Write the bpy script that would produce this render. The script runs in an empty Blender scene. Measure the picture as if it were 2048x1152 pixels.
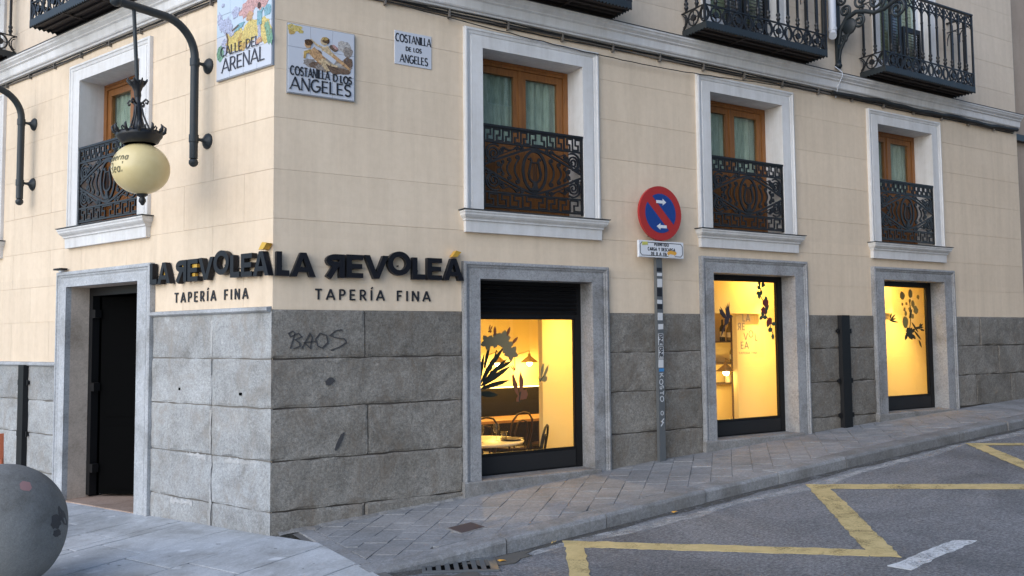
import bpy, math, random
from mathutils import Vector, Matrix
random.seed(7)
PI = math.pi
scene = bpy.context.scene
C = scene.collection

# ------------------------------------------------------------------ camera, sky, sun, exposure
cam_d = bpy.data.cameras.new('camera'); cam = bpy.data.objects.new('camera', cam_d); C.objects.link(cam)
yaw, pitch, roll = math.radians(31.1286), math.radians(3.4640), math.radians(-0.5255)
fw = Vector((math.sin(yaw)*math.cos(pitch), math.cos(yaw)*math.cos(pitch), math.sin(pitch)))
rt = Vector((math.cos(yaw), -math.sin(yaw), 0)); up = rt.cross(fw)
rt2 = math.cos(roll)*rt + math.sin(roll)*up; up2 = -math.sin(roll)*rt + math.cos(roll)*up
m = Matrix((rt2, up2, -fw)).transposed().to_4x4(); m.translation = Vector((-2.02087, -7.26208, 1.6))
cam.matrix_world = m
cam_d.sensor_width = 36; cam_d.lens = 36*1720.03/2048; cam_d.clip_end = 500; cam_d.clip_start = .05
scene.camera = cam
SUN_EL, SUN_AZ = 30, 246          # compass-like: direction the light comes from, measured from +X
world = bpy.data.worlds.new('World'); scene.world = world; world.use_nodes = True
wn = world.node_tree.nodes; wl = world.node_tree.links
sky = wn.new('ShaderNodeTexSky'); sky.sky_type = 'NISHITA'; sky.sun_disc = False
SUN_DIR = Vector((-0.93, -0.36, 0)).normalized()*math.cos(math.radians(SUN_EL)) + Vector((0, 0, math.sin(math.radians(SUN_EL))))
sky.sun_elevation = math.radians(SUN_EL); sky.sun_rotation = math.atan2(SUN_DIR.x, SUN_DIR.y)
sky.air_density = 1.0; sky.dust_density = 0.6; sky.ozone_density = 4.0
wl.new(sky.outputs[0], wn['Background'].inputs[0]); wn['Background'].inputs[1].default_value = 0.125
sun_d = bpy.data.lights.new('sun', 'SUN'); sun_d.energy = 1.15; sun_d.angle = math.radians(70); sun_d.color = (1, .975, .945)
sun = bpy.data.objects.new('sun', sun_d); C.objects.link(sun); sun.rotation_euler = (-SUN_DIR).to_track_quat('-Z', 'Y').to_euler()
sun.location = (-8, -6, 12)
vs = scene.view_settings; vs.view_transform = 'Standard'; vs.look = 'None'; vs.exposure = 0.88; vs.gamma = 1; vs.use_curve_mapping = False

# ------------------------------------------------------------------ helpers
AL = math.radians(112.1137)
TH = AL - PI                       # rotation of the Arenal facade frame: local x to the right seen from the street, y inward
LM = Matrix.Rotation(TH, 4, 'Z')
MIT = 1/math.tan(AL/2)             # corner mitre
INFO = {}                          # object -> (frame, child offset)

def G(x):
    if x > 15: return G(15) + .0245*(x-15)
    return .0755*x - .0017*x*x if x > 0 else .06*x

class MB:
    def __init__(s): s.v = []; s.f = []; s.smooth = []
    def _q(s, vs, fs, sm=False):
        n = len(s.v); s.v += [tuple(v) for v in vs]
        for f in fs: s.f.append([n+i for i in f]); s.smooth.append(sm)
        return s
    def box(s, x0, x1, y0, y1, z0, z1):
        return s._q([(x0,y0,z0),(x1,y0,z0),(x1,y1,z0),(x0,y1,z0),(x0,y0,z1),(x1,y0,z1),(x1,y1,z1),(x0,y1,z1)],
                    [(0,3,2,1),(4,5,6,7),(0,1,5,4),(1,2,6,5),(2,3,7,6),(3,0,4,7)])
    def cbox(s, x0, x1, y0, y1, z0, z1, c=.006):
        """box whose street-side (y0) edges are chamfered"""
        c = min(c, (x1-x0)*.4, (z1-z0)*.4)
        return s._q([(x0,y1,z0),(x1,y1,z0),(x1,y1,z1),(x0,y1,z1),(x0,y0+c,z0),(x1,y0+c,z0),(x1,y0+c,z1),(x0,y0+c,z1),
                     (x0+c,y0,z0+c),(x1-c,y0,z0+c),(x1-c,y0,z1-c),(x0+c,y0,z1-c)],
                    [(0,3,2,1),(0,1,5,4),(1,2,6,5),(2,3,7,6),(3,0,4,7),(4,5,9,8),(5,6,10,9),(6,7,11,10),(7,4,8,11),(8,9,10,11)])
    def quad(s, a, b, c, d): return s._q([a,b,c,d], [(0,1,2,3)])
    def poly(s, pts2, y0, y1):
        """polygon in the xz plane extruded along y (y0 = street side)"""
        n = len(pts2)
        v = [(x,y0,z) for x,z in pts2] + [(x,y1,z) for x,z in pts2]
        return s._q(v, [tuple(range(n)), tuple(range(2*n-1, n-1, -1))] + [(i, i+n, (i+1)%n+n, (i+1)%n) for i in range(n)])
    def flat(s, pts2, z, h):
        """polygon in the xy plane with thickness h below z (z may be a function)"""
        n = len(pts2); zf = z if callable(z) else (lambda x, y: z)
        v = [(x,y,zf(x,y)) for x,y in pts2] + [(x,y,zf(x,y)-h) for x,y in pts2]
        return s._q(v, [tuple(range(n)), tuple(range(2*n-1, n-1, -1))] + [(i, i+n, (i+1)%n+n, (i+1)%n) for i in range(n)])
    def bar(s, pts, w, y0, y1, closed=False, taper=None):
        """flat bar of width w following a polyline in the xz plane, between depths y0 and y1"""
        P = [Vector((p[0], p[1])) for p in pts]; n = len(P); L = []; R_ = []
        for i in range(n):
            a = P[i-1] if (i > 0 or closed) else None; b = P[(i+1) % n] if (i < n-1 or closed) else None
            d1 = (P[i]-a).normalized() if a is not None and (P[i]-a).length > 1e-9 else None
            d2 = (b-P[i]).normalized() if b is not None and (b-P[i]).length > 1e-9 else None
            if d1 is None: d1 = d2
            if d2 is None: d2 = d1
            t = d1+d2
            if t.length < 1e-6: t = d1.copy()
            t.normalize(); nrm = Vector((-t.y, t.x)); k = 1/max(.45, abs(nrm.dot(Vector((-d1.y, d1.x)))))
            hw = w*.5*(taper(i/(n-1)) if taper else 1)*k
            L.append(P[i]+nrm*hw); R_.append(P[i]-nrm*hw)
        v = [(p.x,y0,p.y) for p in L]+[(p.x,y0,p.y) for p in R_]+[(p.x,y1,p.y) for p in L]+[(p.x,y1,p.y) for p in R_]
        f = []
        for i in range(n if closed else n-1):
            j = (i+1) % n
            f += [(i, n+i, n+j, j), (2*n+i, 2*n+j, 3*n+j, 3*n+i), (i, j, 2*n+j, 2*n+i), (n+i, 3*n+i, 3*n+j, n+j)]
        if not closed: f += [(0, 2*n, 3*n, n), (n-1, 2*n-1, 4*n-1, 3*n-1)]
        return s._q(v, f)
    def tube(s, pts, r, seg=8, caps=True, sm=True):
        P = [Vector(p) for p in pts]; n = len(P); rr = r if isinstance(r, (list, tuple)) else [r]*n
        v = []; f = []
        ref = None
        for i in range(n):
            t = ((P[min(i+1,n-1)]-P[i]).normalized() + (P[i]-P[max(i-1,0)]).normalized()) if n > 1 else Vector((0,0,1))
            t.normalize()
            if ref is None: ref = Vector((0,0,1)) if abs(t.z) < .9 else Vector((1,0,0))
            a = t.cross(ref).normalized(); b = a.cross(t).normalized(); ref = b
            for k in range(seg):
                an = 2*PI*k/seg; v.append(P[i]+rr[i]*(math.cos(an)*a+math.sin(an)*b))
        for i in range(n-1):
            for k in range(seg):
                k2 = (k+1) % seg; f.append((i*seg+k, (i+1)*seg+k, (i+1)*seg+k2, i*seg+k2))
        s._q(v, f, sm)
        if caps: s._q(v[:seg], [tuple(range(seg))]); s._q(v[-seg:], [tuple(range(seg-1,-1,-1))])
        return s
    def lathe(s, prof, cx, cy, z0=0, seg=20, sm=True):
        """profile of (r, z) about a vertical axis"""
        v = []; f = []
        for r, z in prof:
            for k in range(seg):
                a = 2*PI*k/seg; v.append((cx+r*math.cos(a), cy+r*math.sin(a), z0+z))
        for i in range(len(prof)-1):
            for k in range(seg):
                k2 = (k+1) % seg; f.append((i*seg+k, i*seg+k2, (i+1)*seg+k2, (i+1)*seg+k))
        s._q(v, f, sm)
        return s
    def ball(s, c, r, seg=12, rings=8, rz=None):
        rz = rz or r
        return s.lathe([(max(1e-4, r*math.sin(PI*i/rings)), -rz*math.cos(PI*i/rings)) for i in range(rings+1)], c[0], c[1], c[2], seg)
    def shift(s, dx=0, dy=0, dz=0): s.v = [(x+dx, y+dy, z+dz) for x, y, z in s.v]; return s
    def mesh(s, name):
        me = bpy.data.meshes.new(name); me.from_pydata(s.v, [], s.f); me.polygons.foreach_set('use_smooth', s.smooth); me.update(); return me
    def build(s, name, mat, parent=None, frame=None, at=None, mesh=None):
        """parent given: a part (coordinates in the facade frame of the parent). at: extra offset"""
        me = mesh or s.mesh(name)
        if not mesh: me.materials.append(mat)
        return place(name, me, parent, frame, at)

def place(name, me, parent=None, frame=None, at=None):
    o = bpy.data.objects.new(name, me); C.objects.link(o)
    loc = Vector(at) if at else Vector((0,0,0))
    if parent is not None:
        pf, off = INFO[parent.name]; o.parent = parent; loc = loc + off; fr = frame or pf
        if fr != pf:
            o.rotation_euler = (0,0,TH if fr == 'L' else -TH)
            if fr == 'L': loc = LM @ loc
    else:
        fr = frame or 'R'
        if fr == 'L': loc = LM @ loc; o.rotation_euler = (0,0,TH)
    o.location = loc
    INFO[o.name] = (fr, Vector((0,0,0)))
    return o

def tag(o, label, cat, group=None):
    o['label'] = label; o['category'] = cat
    if group: o['group'] = group
    return o
def thing(name, label, cat, base=(0,0,0), frame='R', group=None):
    o = bpy.data.objects.new(name, None); C.objects.link(o); o.empty_display_size = .2
    b = Vector(base)
    o.location = LM @ b if frame == 'L' else b
    if frame == 'L': o.rotation_euler = (0,0,TH)
    INFO[o.name] = (frame, -b)
    return tag(o, label, cat, group)
def solo(mb, name, mat, label, cat, base, frame='R', group=None):
    mb.shift(-base[0], -base[1], -base[2])
    return tag(mb.build(name, mat, None, frame, base), label, cat, group)
def struct(mb, name, mat):
    o = mb.build(name, mat); o['kind'] = 'structure'; return o

# ------------------------------------------------------------------ materials
MATS = {}
def nodes(name):
    m = bpy.data.materials.new(name); m.use_nodes = True; MATS[name] = m
    nt = m.node_tree; return m, nt, nt.nodes, nt.links, nt.nodes['Principled BSDF']
def rgb(c): return (c[0], c[1], c[2], 1)
def simple(name, col, rough=.6, metal=0, spec=.5, emit=None, es=0, coat=0):
    m, nt, N, L, b = nodes(name)
    b.inputs['Base Color'].default_value = rgb(col); b.inputs['Roughness'].default_value = rough
    b.inputs['Metallic'].default_value = metal; b.inputs['Specular IOR Level'].default_value = spec
    if coat: b.inputs['Coat Weight'].default_value = coat
    if emit: b.inputs['Emission Color'].default_value = rgb(emit); b.inputs['Emission Strength'].default_value = es
    return m
def noise(N, L, co, scale, detail=4, rough=.6, dist=0):
    n = N.new('ShaderNodeTexNoise'); n.inputs['Scale'].default_value = scale; n.inputs['Detail'].default_value = detail
    n.inputs['Roughness'].default_value = rough; n.inputs['Distortion'].default_value = dist
    if co is not None: L.new(co, n.inputs['Vector'])
    return n.outputs['Fac']
def noise_col(N, L, co, scale):
    n = N.new('ShaderNodeTexNoise'); n.inputs['Scale'].default_value = scale; L.new(co, n.inputs['Vector']); return n.outputs['Color']
def ramp(N, L, fac, stops):
    r = N.new('ShaderNodeValToRGB'); e = r.color_ramp.elements
    while len(e) < len(stops): e.new(.5)
    for k, (p, c) in enumerate(stops): e[k].position = p; e[k].color = rgb(c) if len(c) == 3 else c
    L.new(fac, r.inputs[0]); return r.outputs[0]
def mix(N, L, fac, a, b, mode='MIX'):
    x = N.new('ShaderNodeMix'); x.data_type = 'RGBA'; x.blend_type = mode
    for sock, v in ((x.inputs[0], fac), (x.inputs[6], a), (x.inputs[7], b)):
        if hasattr(v, 'node'): L.new(v, sock)
        elif isinstance(v, (int, float)): sock.default_value = v
        else: sock.default_value = rgb(v)
    return x.outputs[2]
def coords(N, L, kind='world'):
    if kind == 'world':
        return N.new('ShaderNodeNewGeometry').outputs['Position']
    return N.new('ShaderNodeTexCoord').outputs['Object']
def bump(N, L, b, h, strength=.3, dist=.005):
    x = N.new('ShaderNodeBump'); x.inputs['Strength'].default_value = strength; x.inputs['Distance'].default_value = dist
    L.new(h, x.inputs['Height']); L.new(x.outputs[0], b.inputs['Normal'])
def vmap(N, L, co, sc):
    mp = N.new('ShaderNodeMapping'); mp.inputs['Scale'].default_value = sc; L.new(co, mp.inputs[0]); return mp.outputs[0]
def rnd(N): return N.new('ShaderNodeObjectInfo').outputs['Random']
def mth(N, L, op, a, b):
    x = N.new('ShaderNodeMath'); x.operation = op
    for sock, v in ((x.inputs[0], a), (x.inputs[1], b)):
        if hasattr(v, 'node'): L.new(v, sock)
        else: sock.default_value = v
    return x.outputs[0]

def plaster(name, c1, c2, var=.05, st=.90):
    m, nt, N, L, b = nodes(name); co = coords(N, L)
    base = ramp(N, L, noise(N, L, co, .9, 5, .6), [(.3, c1), (.7, c2)])
    streak = noise(N, L, vmap(N, L, co, (6, 6, .45)), 1.2, 6, .7)
    base = mix(N, L, 1, base, ramp(N, L, streak, [(.30, (st, st*.995, st*.985)), (.58, (1, 1, 1))]), 'MULTIPLY')
    speck = noise(N, L, co, 14, 6, .7)
    base = mix(N, L, 1, base, ramp(N, L, speck, [(.25, (.93, .92, .9)), (.6, (1, 1, 1))]), 'MULTIPLY')
    base = mix(N, L, 1, base, ramp(N, L, rnd(N), [(0, (1-var,)*3), (1, (1, 1, 1))]), 'MULTIPLY')
    L.new(base, b.inputs['Base Color']); b.inputs['Roughness'].default_value = .9; b.inputs['Specular IOR Level'].default_value = .25
    h = mth(N, L, 'ADD', mth(N, L, 'MULTIPLY', noise(N, L, co, 3, 3), 1.5), noise(N, L, co, 90, 4, .7))
    bump(N, L, b, h, .35, .004)
    return m
plaster('plaster', (.76, .61, .45), (.825, .67, .50))
plaster('plaster_pale', (.73, .605, .47), (.78, .65, .51))
plaster('white_trim', (.70, .68, .66), (.78, .765, .745), .02, .84)
plaster('trim_shade', (.58, .55, .52), (.68, .65, .62), .02)
plaster('neighbour_plaster', (.42, .33, .26), (.5, .4, .31))

def spots(N, L, co, scale, r0, r1):
    v = N.new('ShaderNodeTexVoronoi'); v.inputs['Scale'].default_value = scale; L.new(co, v.inputs['Vector']); return ramp(N, L, v.outputs['Distance'], [(r0, (1, 1, 1)), (r1, (0, 0, 0))])
def granite(name, dark, mid, light, stain=None, var=.25, rough=.8, bmp=.6, scale=1.0, gum=False):
    m, nt, N, L, b = nodes(name); co = coords(N, L)
    g1 = noise(N, L, co, 38*scale, 5, .8); g2 = noise(N, L, co, 95*scale, 3, .8)
    base = ramp(N, L, g1, [(.36, dark), (.5, mid), (.64, light)])
    base = mix(N, L, .45, base, ramp(N, L, g2, [(.36, dark), (.5, mid), (.62, light)]))
    big = noise(N, L, co, 2.2, 6, .65, .4)
    base = mix(N, L, 1, base, ramp(N, L, big, [(.3, (.60, .575, .54)), (.5, (.95, .945, .935)), (.75, (1.18, 1.18, 1.18))]), 'MULTIPLY')
    base = mix(N, L, 1, base, ramp(N, L, rnd(N), [(0, (1-var, 1-var*1.03, 1-var*1.08)), (1, (1.06, 1.06, 1.06))]), 'MULTIPLY')
    if stain:
        st = noise(N, L, vmap(N, L, co, (1, 1, .6)), 4.5, 8, .75, .9)
        base = mix(N, L, ramp(N, L, st, [(.48, (0, 0, 0)), (.66, (.7, .7, .7))]), base, stain)
        ch = noise(N, L, co, 9, 8, .8, .4)
        base = mix(N, L, ramp(N, L, ch, [(.60, (0, 0, 0)), (.68, (.5, .5, .5))]), base, tuple(min(.7, c*1.25) for c in light))
    if gum:
        wv = mix(N, L, .06, co, noise_col(N, L, co, 9), 'LINEAR_LIGHT')
        base = mix(N, L, mth(N, L, 'MULTIPLY', spots(N, L, wv, 2.6, .10, .16), .7), base, (.72, .73, .74))
        base = mix(N, L, mth(N, L, 'MULTIPLY', spots(N, L, wv, 4.3, .055, .085), .75), base, (.17, .17, .17))
        base = mix(N, L, 1, base, ramp(N, L, noise(N, L, vmap(N, L, co, (1, 1, 1)), 1.1, 7, .75, 1.0), [(.32, (.74, .74, .73)), (.55, (1, 1, 1))]), 'MULTIPLY')
    L.new(base, b.inputs['Base Color']); b.inputs['Roughness'].default_value = rough; b.inputs['Specular IOR Level'].default_value = .3
    h = mth(N, L, 'ADD', g1, mth(N, L, 'MULTIPLY', noise(N, L, co, 11, 6, .7), 2.2))
    bump(N, L, b, h, bmp, .008)
    return m
granite('granite_grey', (.23, .232, .232), (.39, .395, .392), (.53, .535, .53), (.30, .27, .235), .16)  # paler grey stone of the left wall
granite('granite_brown', (.125, .115, .10), (.25, .231, .203), (.375, .35, .312), (.165, .132, .10), .24)  # darker, browner stone of the right wall and the neighbour
granite('granite_frame', (.20, .20, .20), (.33, .33, .335), (.43, .43, .435), None, .04, .75, .25)
granite('granite_frame_pale', (.27, .28, .29), (.42, .43, .44), (.52, .53, .54), None, .04, .75, .25)  # paler frame and ledge stone of the left wall
granite('granite_jamb_warm_light', (.44, .36, .29), (.58, .485, .40), (.66, .56, .47), None, .04, .75, .25)  # tan of the warm light on the door reveal put into the stone colour
granite('granite_step', (.16, .155, .15), (.27, .265, .255), (.36, .35, .34), (.2, .18, .16), .06)
granite('granite_ball', (.15, .15, .143), (.195, .195, .187), (.24, .24, .23), None, .0, .8, .3, 1.6)
granite('slab', (.41, .425, .44), (.51, .525, .54), (.61, .625, .64), (.44, .45, .46), .12, .8, .25, 1.0, True)
granite('kerb', (.18, .18, .183), (.28, .282, .287), (.37, .372, .375), (.16, .152, .14), .24)
granite('threshold', (.32, .22, .17), (.44, .32, .25), (.5, .38, .31), None, .03, .6, .15)

def paver(name, cols):
    m, nt, N, L, b = nodes(name); co = coords(N, L)
    base = ramp(N, L, rnd(N), [(0, cols[0]), (.35, cols[1]), (.7, cols[2]), (1, cols[3])])
    base = mix(N, L, 1, base, ramp(N, L, noise(N, L, co, 45, 5, .75), [(.3, (.7, .69, .67)), (.62, (1.12, 1.12, 1.12))]), 'MULTIPLY')
    base = mix(N, L, 1, base, ramp(N, L, noise(N, L, co, 1.6, 5, .7, .5), [(.3, (.66, .65, .63)), (.6, (1.05, 1.05, 1.05))]), 'MULTIPLY')
    gum = noise(N, L, co, 4.2, 5, .75, .8)
    base = mix(N, L, ramp(N, L, gum, [(.66, (0, 0, 0)), (.72, (.6, .6, .6))]), base, (.4, .39, .37))
    L.new(base, b.inputs['Base Color']); b.inputs['Roughness'].default_value = .8; b.inputs['Specular IOR Level'].default_value = .35
    bump(N, L, b, noise(N, L, co, 60, 5, .75), .3, .004)
paver('paver', [(.255, .258, .264), (.27, .271, .275), (.285, .282, .283), (.30, .293, .29)])
def asphalt():
    m, nt, N, L, b = nodes('asphalt'); co = coords(N, L)
    g = noise(N, L, co, 48, 6, .85)
    base = ramp(N, L, g, [(.36, (.075, .077, .082)), (.5, (.18, .182, .19)), (.64, (.33, .33, .33))])
    base = mix(N, L, 1, base, ramp(N, L, noise(N, L, co, .55, 6, .65, .8), [(.32, (.62, .615, .61)), (.62, (1.22, 1.21, 1.2))]), 'MULTIPLY')
    st = noise(N, L, vmap(N, L, co, (1, 2.6, 1)), 2.2, 7, .75, 1.2)
    base = mix(N, L, ramp(N, L, st, [(.62, (0, 0, 0)), (.74, (.6, .6, .6))]), base, (.055, .055, .058))
    pale = noise(N, L, co, 5, 7, .8, .5)
    base = mix(N, L, ramp(N, L, pale, [(.66, (0, 0, 0)), (.75, (.45, .45, .45))]), base, (.27, .265, .26))
    tar = noise(N, L, vmap(N, L, co, (1, 3, 1)), 14, 4, .7, .5)
    base = mix(N, L, ramp(N, L, tar, [(.64, (0, 0, 0)), (.70, (.75, .75, .75))]), base, (.06, .06, .063))
    peb = noise(N, L, co, 26, 3, .7)
    base = mix(N, L, ramp(N, L, peb, [(.66, (0, 0, 0)), (.72, (.6, .6, .6))]), base, (.36, .355, .35))
    L.new(base, b.inputs['Base Color']); b.inputs['Roughness'].default_value = .75; b.inputs['Specular IOR Level'].default_value = .35
    bump(N, L, b, mth(N, L, 'ADD', g, noise(N, L, co, 40, 4, .7)), 1.0, .008)
asphalt()
def road_paint(name, col, wear, under, lo=.42, hi=.56):
    m, nt, N, L, b = nodes(name); co = coords(N, L)
    w = mth(N, L, 'ADD', mth(N, L, 'MULTIPLY', noise(N, L, co, 60, 5, .8), .45), mth(N, L, 'MULTIPLY', noise(N, L, co, 3.5, 6, .75, .6), .55))
    tone = mix(N, L, 1, col, ramp(N, L, noise(N, L, co, 9, 5, .7), [(.3, (.78, .76, .72)), (.65, (1.05, 1.05, 1.05))]), 'MULTIPLY')
    fac = ramp(N, L, w, [(lo-wear, (0, 0, 0)), (hi-wear, (1, 1, 1))])
    L.new(tone, b.inputs['Base Color']); b.inputs['Roughness'].default_value = .7
    tr = N.new('ShaderNodeBsdfTransparent'); mx = N.new('ShaderNodeMixShader'); L.new(fac, mx.inputs[0]); L.new(tr.outputs[0], mx.inputs[1]); L.new(b.outputs[0], mx.inputs[2]); L.new(mx.outputs[0], N['Material Output'].inputs[0])
    bump(N, L, b, noise(N, L, co, 120, 3, .8), .5, .004)
    return m
road_paint('yellow_paint', (.58, .455, .215), .075, (.15, .14, .12))
road_paint('white_paint', (.62, .64, .66), .045, (.16, .16, .165))
def faded():
    m, nt, N, L, b = nodes('faded_paint'); co = coords(N, L)
    w = mth(N, L, 'ADD', mth(N, L, 'MULTIPLY', noise(N, L, co, 70, 5, .8), .4), mth(N, L, 'MULTIPLY', noise(N, L, co, 6, 6, .8, .8), .6))
    tr = N.new('ShaderNodeBsdfTransparent'); mx = N.new('ShaderNodeMixShader')
    fac = ramp(N, L, w, [(.40, (0, 0, 0)), (.58, (.75, .75, .75))])
    b.inputs['Base Color'].default_value = (.5, .5, .49, 1); b.inputs['Roughness'].default_value = .8
    L.new(fac, mx.inputs[0]); L.new(tr.outputs[0], mx.inputs[1]); L.new(b.outputs[0], mx.inputs[2])
    L.new(mx.outputs[0], N['Material Output'].inputs[0])
faded()
def iron(name, col, rough=.45):
    m, nt, N, L, b = nodes(name); co = coords(N, L)
    base = mix(N, L, ramp(N, L, noise(N, L, co, 9, 6, .7), [(.5, (0, 0, 0)), (.8, (.5, .5, .5))]), col, (.06, .05, .042))
    L.new(base, b.inputs['Base Color']); b.inputs['Roughness'].default_value = rough; b.inputs['Specular IOR Level'].default_value = .5
    bump(N, L, b, noise(N, L, co, 40, 4), .2, .003)
iron('iron', (.012, .013, .015)); iron('iron_green', (.02, .027, .031), .5); iron('iron_rust', (.045, .032, .024), .8)
simple('black_metal', (.008, .008, .009), .5, 0, .3); simple('black_gloss', (.010, .011, .015), .4, 0, .25)
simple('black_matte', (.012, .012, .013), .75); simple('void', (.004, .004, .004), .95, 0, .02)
simple('gold', (.72, .42, .06), .35, .4)
def wood(name, c1, c2, rough=.4):
    m, nt, N, L, b = nodes(name); co = coords(N, L)
    g = noise(N, L, vmap(N, L, co, (28, 28, 2.2)), 1.5, 5, .65, .8)
    L.new(ramp(N, L, g, [(.3, c1), (.65, c2)]), b.inputs['Base Color']); b.inputs['Roughness'].default_value = rough
wood('wood', (.19, .072, .019), (.32, .128, .034)); wood('wood_table', (.42, .22, .08), (.55, .3, .12)); wood('wood_dark', (.03, .018, .01), (.06, .035, .02))
def glass(name, tint=(1, 1, 1), refl=1.0):
    m, nt, N, L, b = nodes(name); N.remove(b)
    tr = N.new('ShaderNodeBsdfTransparent'); tr.inputs[0].default_value = rgb(tint)
    gl = N.new('ShaderNodeBsdfGlossy'); gl.inputs['Roughness'].default_value = .01
    lw = N.new('ShaderNodeLayerWeight'); sch = mth(N, L, 'ADD', mth(N, L, 'MULTIPLY', mth(N, L, 'POWER', lw.outputs['Facing'], 5.0), .95), .045)
    mx = N.new('ShaderNodeMixShader'); L.new(mth(N, L, 'MULTIPLY', sch, refl), mx.inputs[0])
    L.new(tr.outputs[0], mx.inputs[1]); L.new(gl.outputs[0], mx.inputs[2]); L.new(mx.outputs[0], N['Material Output'].inputs[0])
glass('glass', (.97, .97, .95), .85); glass('glass_dim', (.9, .95, .93), 1.0); glass('drink_glass', (.9, .9, .88), 2.0)
def cloth():
    m, nt, N, L, b = nodes('curtain'); co = coords(N, L, 'obj')
    g = noise(N, L, vmap(N, L, co, (30, 30, 6)), 1.3, 4, .6)
    L.new(ramp(N, L, g, [(.35, (.31, .34, .28)), (.65, (.46, .48, .41))]), b.inputs['Base Color']); b.inputs['Roughness'].default_value = .95
cloth()
simple('interior_white', (.82, .70, .40), .85, 0, .2); simple('interior_floor', (.10, .06, .035), .5); simple('interior_red', (.45, .12, .05), .6)
simple('wainscot', (.008, .006, .005), .8); simple('enamel', (.34, .22, .08), .5); simple('blot_pink', (.34, .19, .18), .8); simple('ceramic', (.8, .76, .68), .3)
simple('bulb', (1, .8, .45), .5, 0, .5, (1, .68, .28), 22); simple('led_strip', (1, .8, .4), .5, 0, .5, (1, .66, .2), 7)
simple('sign_red', (.42, .028, .026), .4); simple('sign_blue', (.010, .052, .24), .4); simple('sign_white', (.72, .73, .75), .4)
simple('galvanised', (.17, .18, .185), .5, .5); simple('sticker_white', (.62, .62, .62), .6); simple('sticker_orange', (.72, .36, .05), .6)
simple('sticker_blue', (.05, .22, .48), .6); simple('sticker_lime', (.55, .52, .12), .6); simple('ink', (.014, .015, .02), .55); simple('ink_faded', (.05, .055, .075), .55); simple('graffiti_ink', (.05, .048, .05), .7)
simple('graffiti_white', (.55, .56, .57), .7)
simple('plastic_white', (.68, .70, .74), .4); simple('cable', (.014, .013, .012), .6); simple('cable_grey', (.16, .14, .12), .8)
simple('mortar', (.20, .185, .165), .95, 0, .2); simple('paving_bed', (.15, .145, .138), .95, 0, .2); simple('mortar_dark', (.07, .06, .052), .95, 0, .2); simple('mortar_pale', (.40, .40, .39), .95, 0, .2)
simple('lead', (.05, .052, .055), .6)
simple('blind', (.50, .49, .36), .7)
simple('globe_ink', (.16, .14, .07), .6); simple('rust_cover', (.085, .06, .055), .7); simple('dirt', (.11, .10, .085), .95)
def paint(name, col):
    m, nt, N, L, b = nodes(name); co = coords(N, L)
    tone = mix(N, L, 1, col, ramp(N, L, noise(N, L, co, 55, 5, .7), [(.3, (.55, .52, .5)), (.5, (.95, .95, .95)), (.7, (1.25, 1.25, 1.25))]), 'MULTIPLY')
    L.new(tone, b.inputs['Base Color']); b.inputs['Roughness'].default_value = .25
    tr = N.new('ShaderNodeBsdfTransparent'); mx = N.new('ShaderNodeMixShader')
    L.new(ramp(N, L, noise(N, L, co, 38, 6, .75, 1.5), [(.34, (.15, .15, .15)), (.52, (.92, .92, .92))]), mx.inputs[0]); L.new(tr.outputs[0], mx.inputs[1]); L.new(b.outputs[0], mx.inputs[2]); L.new(mx.outputs[0], N['Material Output'].inputs[0])
for n_, c_ in {'tile_white': (.58, .60, .65), 'tile_blue': (.52, .60, .67), 'tile_grout': (.33, .35, .38), 'pt_yellow': (.76, .60, .20), 'pt_ochre': (.62, .42, .14), 'pt_flesh': (.66, .40, .20),
               'pt_flesh_light': (.74, .56, .34), 'pt_brown': (.20, .13, .09), 'pt_cloud': (.36, .31, .27), 'pt_cloud_light': (.58, .54, .50), 'pt_hair': (.10, .05, .025), 'pt_pink': (.68, .40, .36),
               'pt_teal': (.26, .46, .52), 'pt_green': (.22, .40, .26), 'pt_lilac': (.52, .54, .68)}.items():
    simple(n_, c_, .22, 0, .5) if n_.startswith('tile') else paint(n_, c_)
for n_, c_ in {'st_petal': (.27, .215, .11), 'st_leaf': (.03, .035, .02), 'st_wing': (.23, .085, .04), 'st_wing_pale': (.30, .235, .10), 'st_bird': (.06, .045, .05), 'st_green': (.025, .075, .06), 'st_red': (.16, .03, .03), 'st_grey': (.30, .27, .20), 'st_yellow': (.24, .19, .06)}.items():
    simple(n_, c_, .8)
M = MATS

# globe glass: cream opal
def opal():
    m, nt, N, L, b = nodes('opal'); co = coords(N, L, 'obj')
    L.new(ramp(N, L, noise(N, L, co, 6, 4, .6), [(.3, (.70, .55, .26)), (.7, (.77, .63, .33))]), b.inputs['Base Color'])
    b.inputs['Roughness'].default_value = .28; b.inputs['Subsurface Weight'].default_value = .0; b.inputs['Specular IOR Level'].default_value = .5
opal()

# ------------------------------------------------------------------ stroke lettering
def arc(cx, cz, rx, rz, a0, a1, n=10):
    return [(cx+rx*math.cos(math.radians(a0+(a1-a0)*i/n)), cz+rz*math.sin(math.radians(a0+(a1-a0)*i/n))) for i in range(n+1)]
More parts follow.
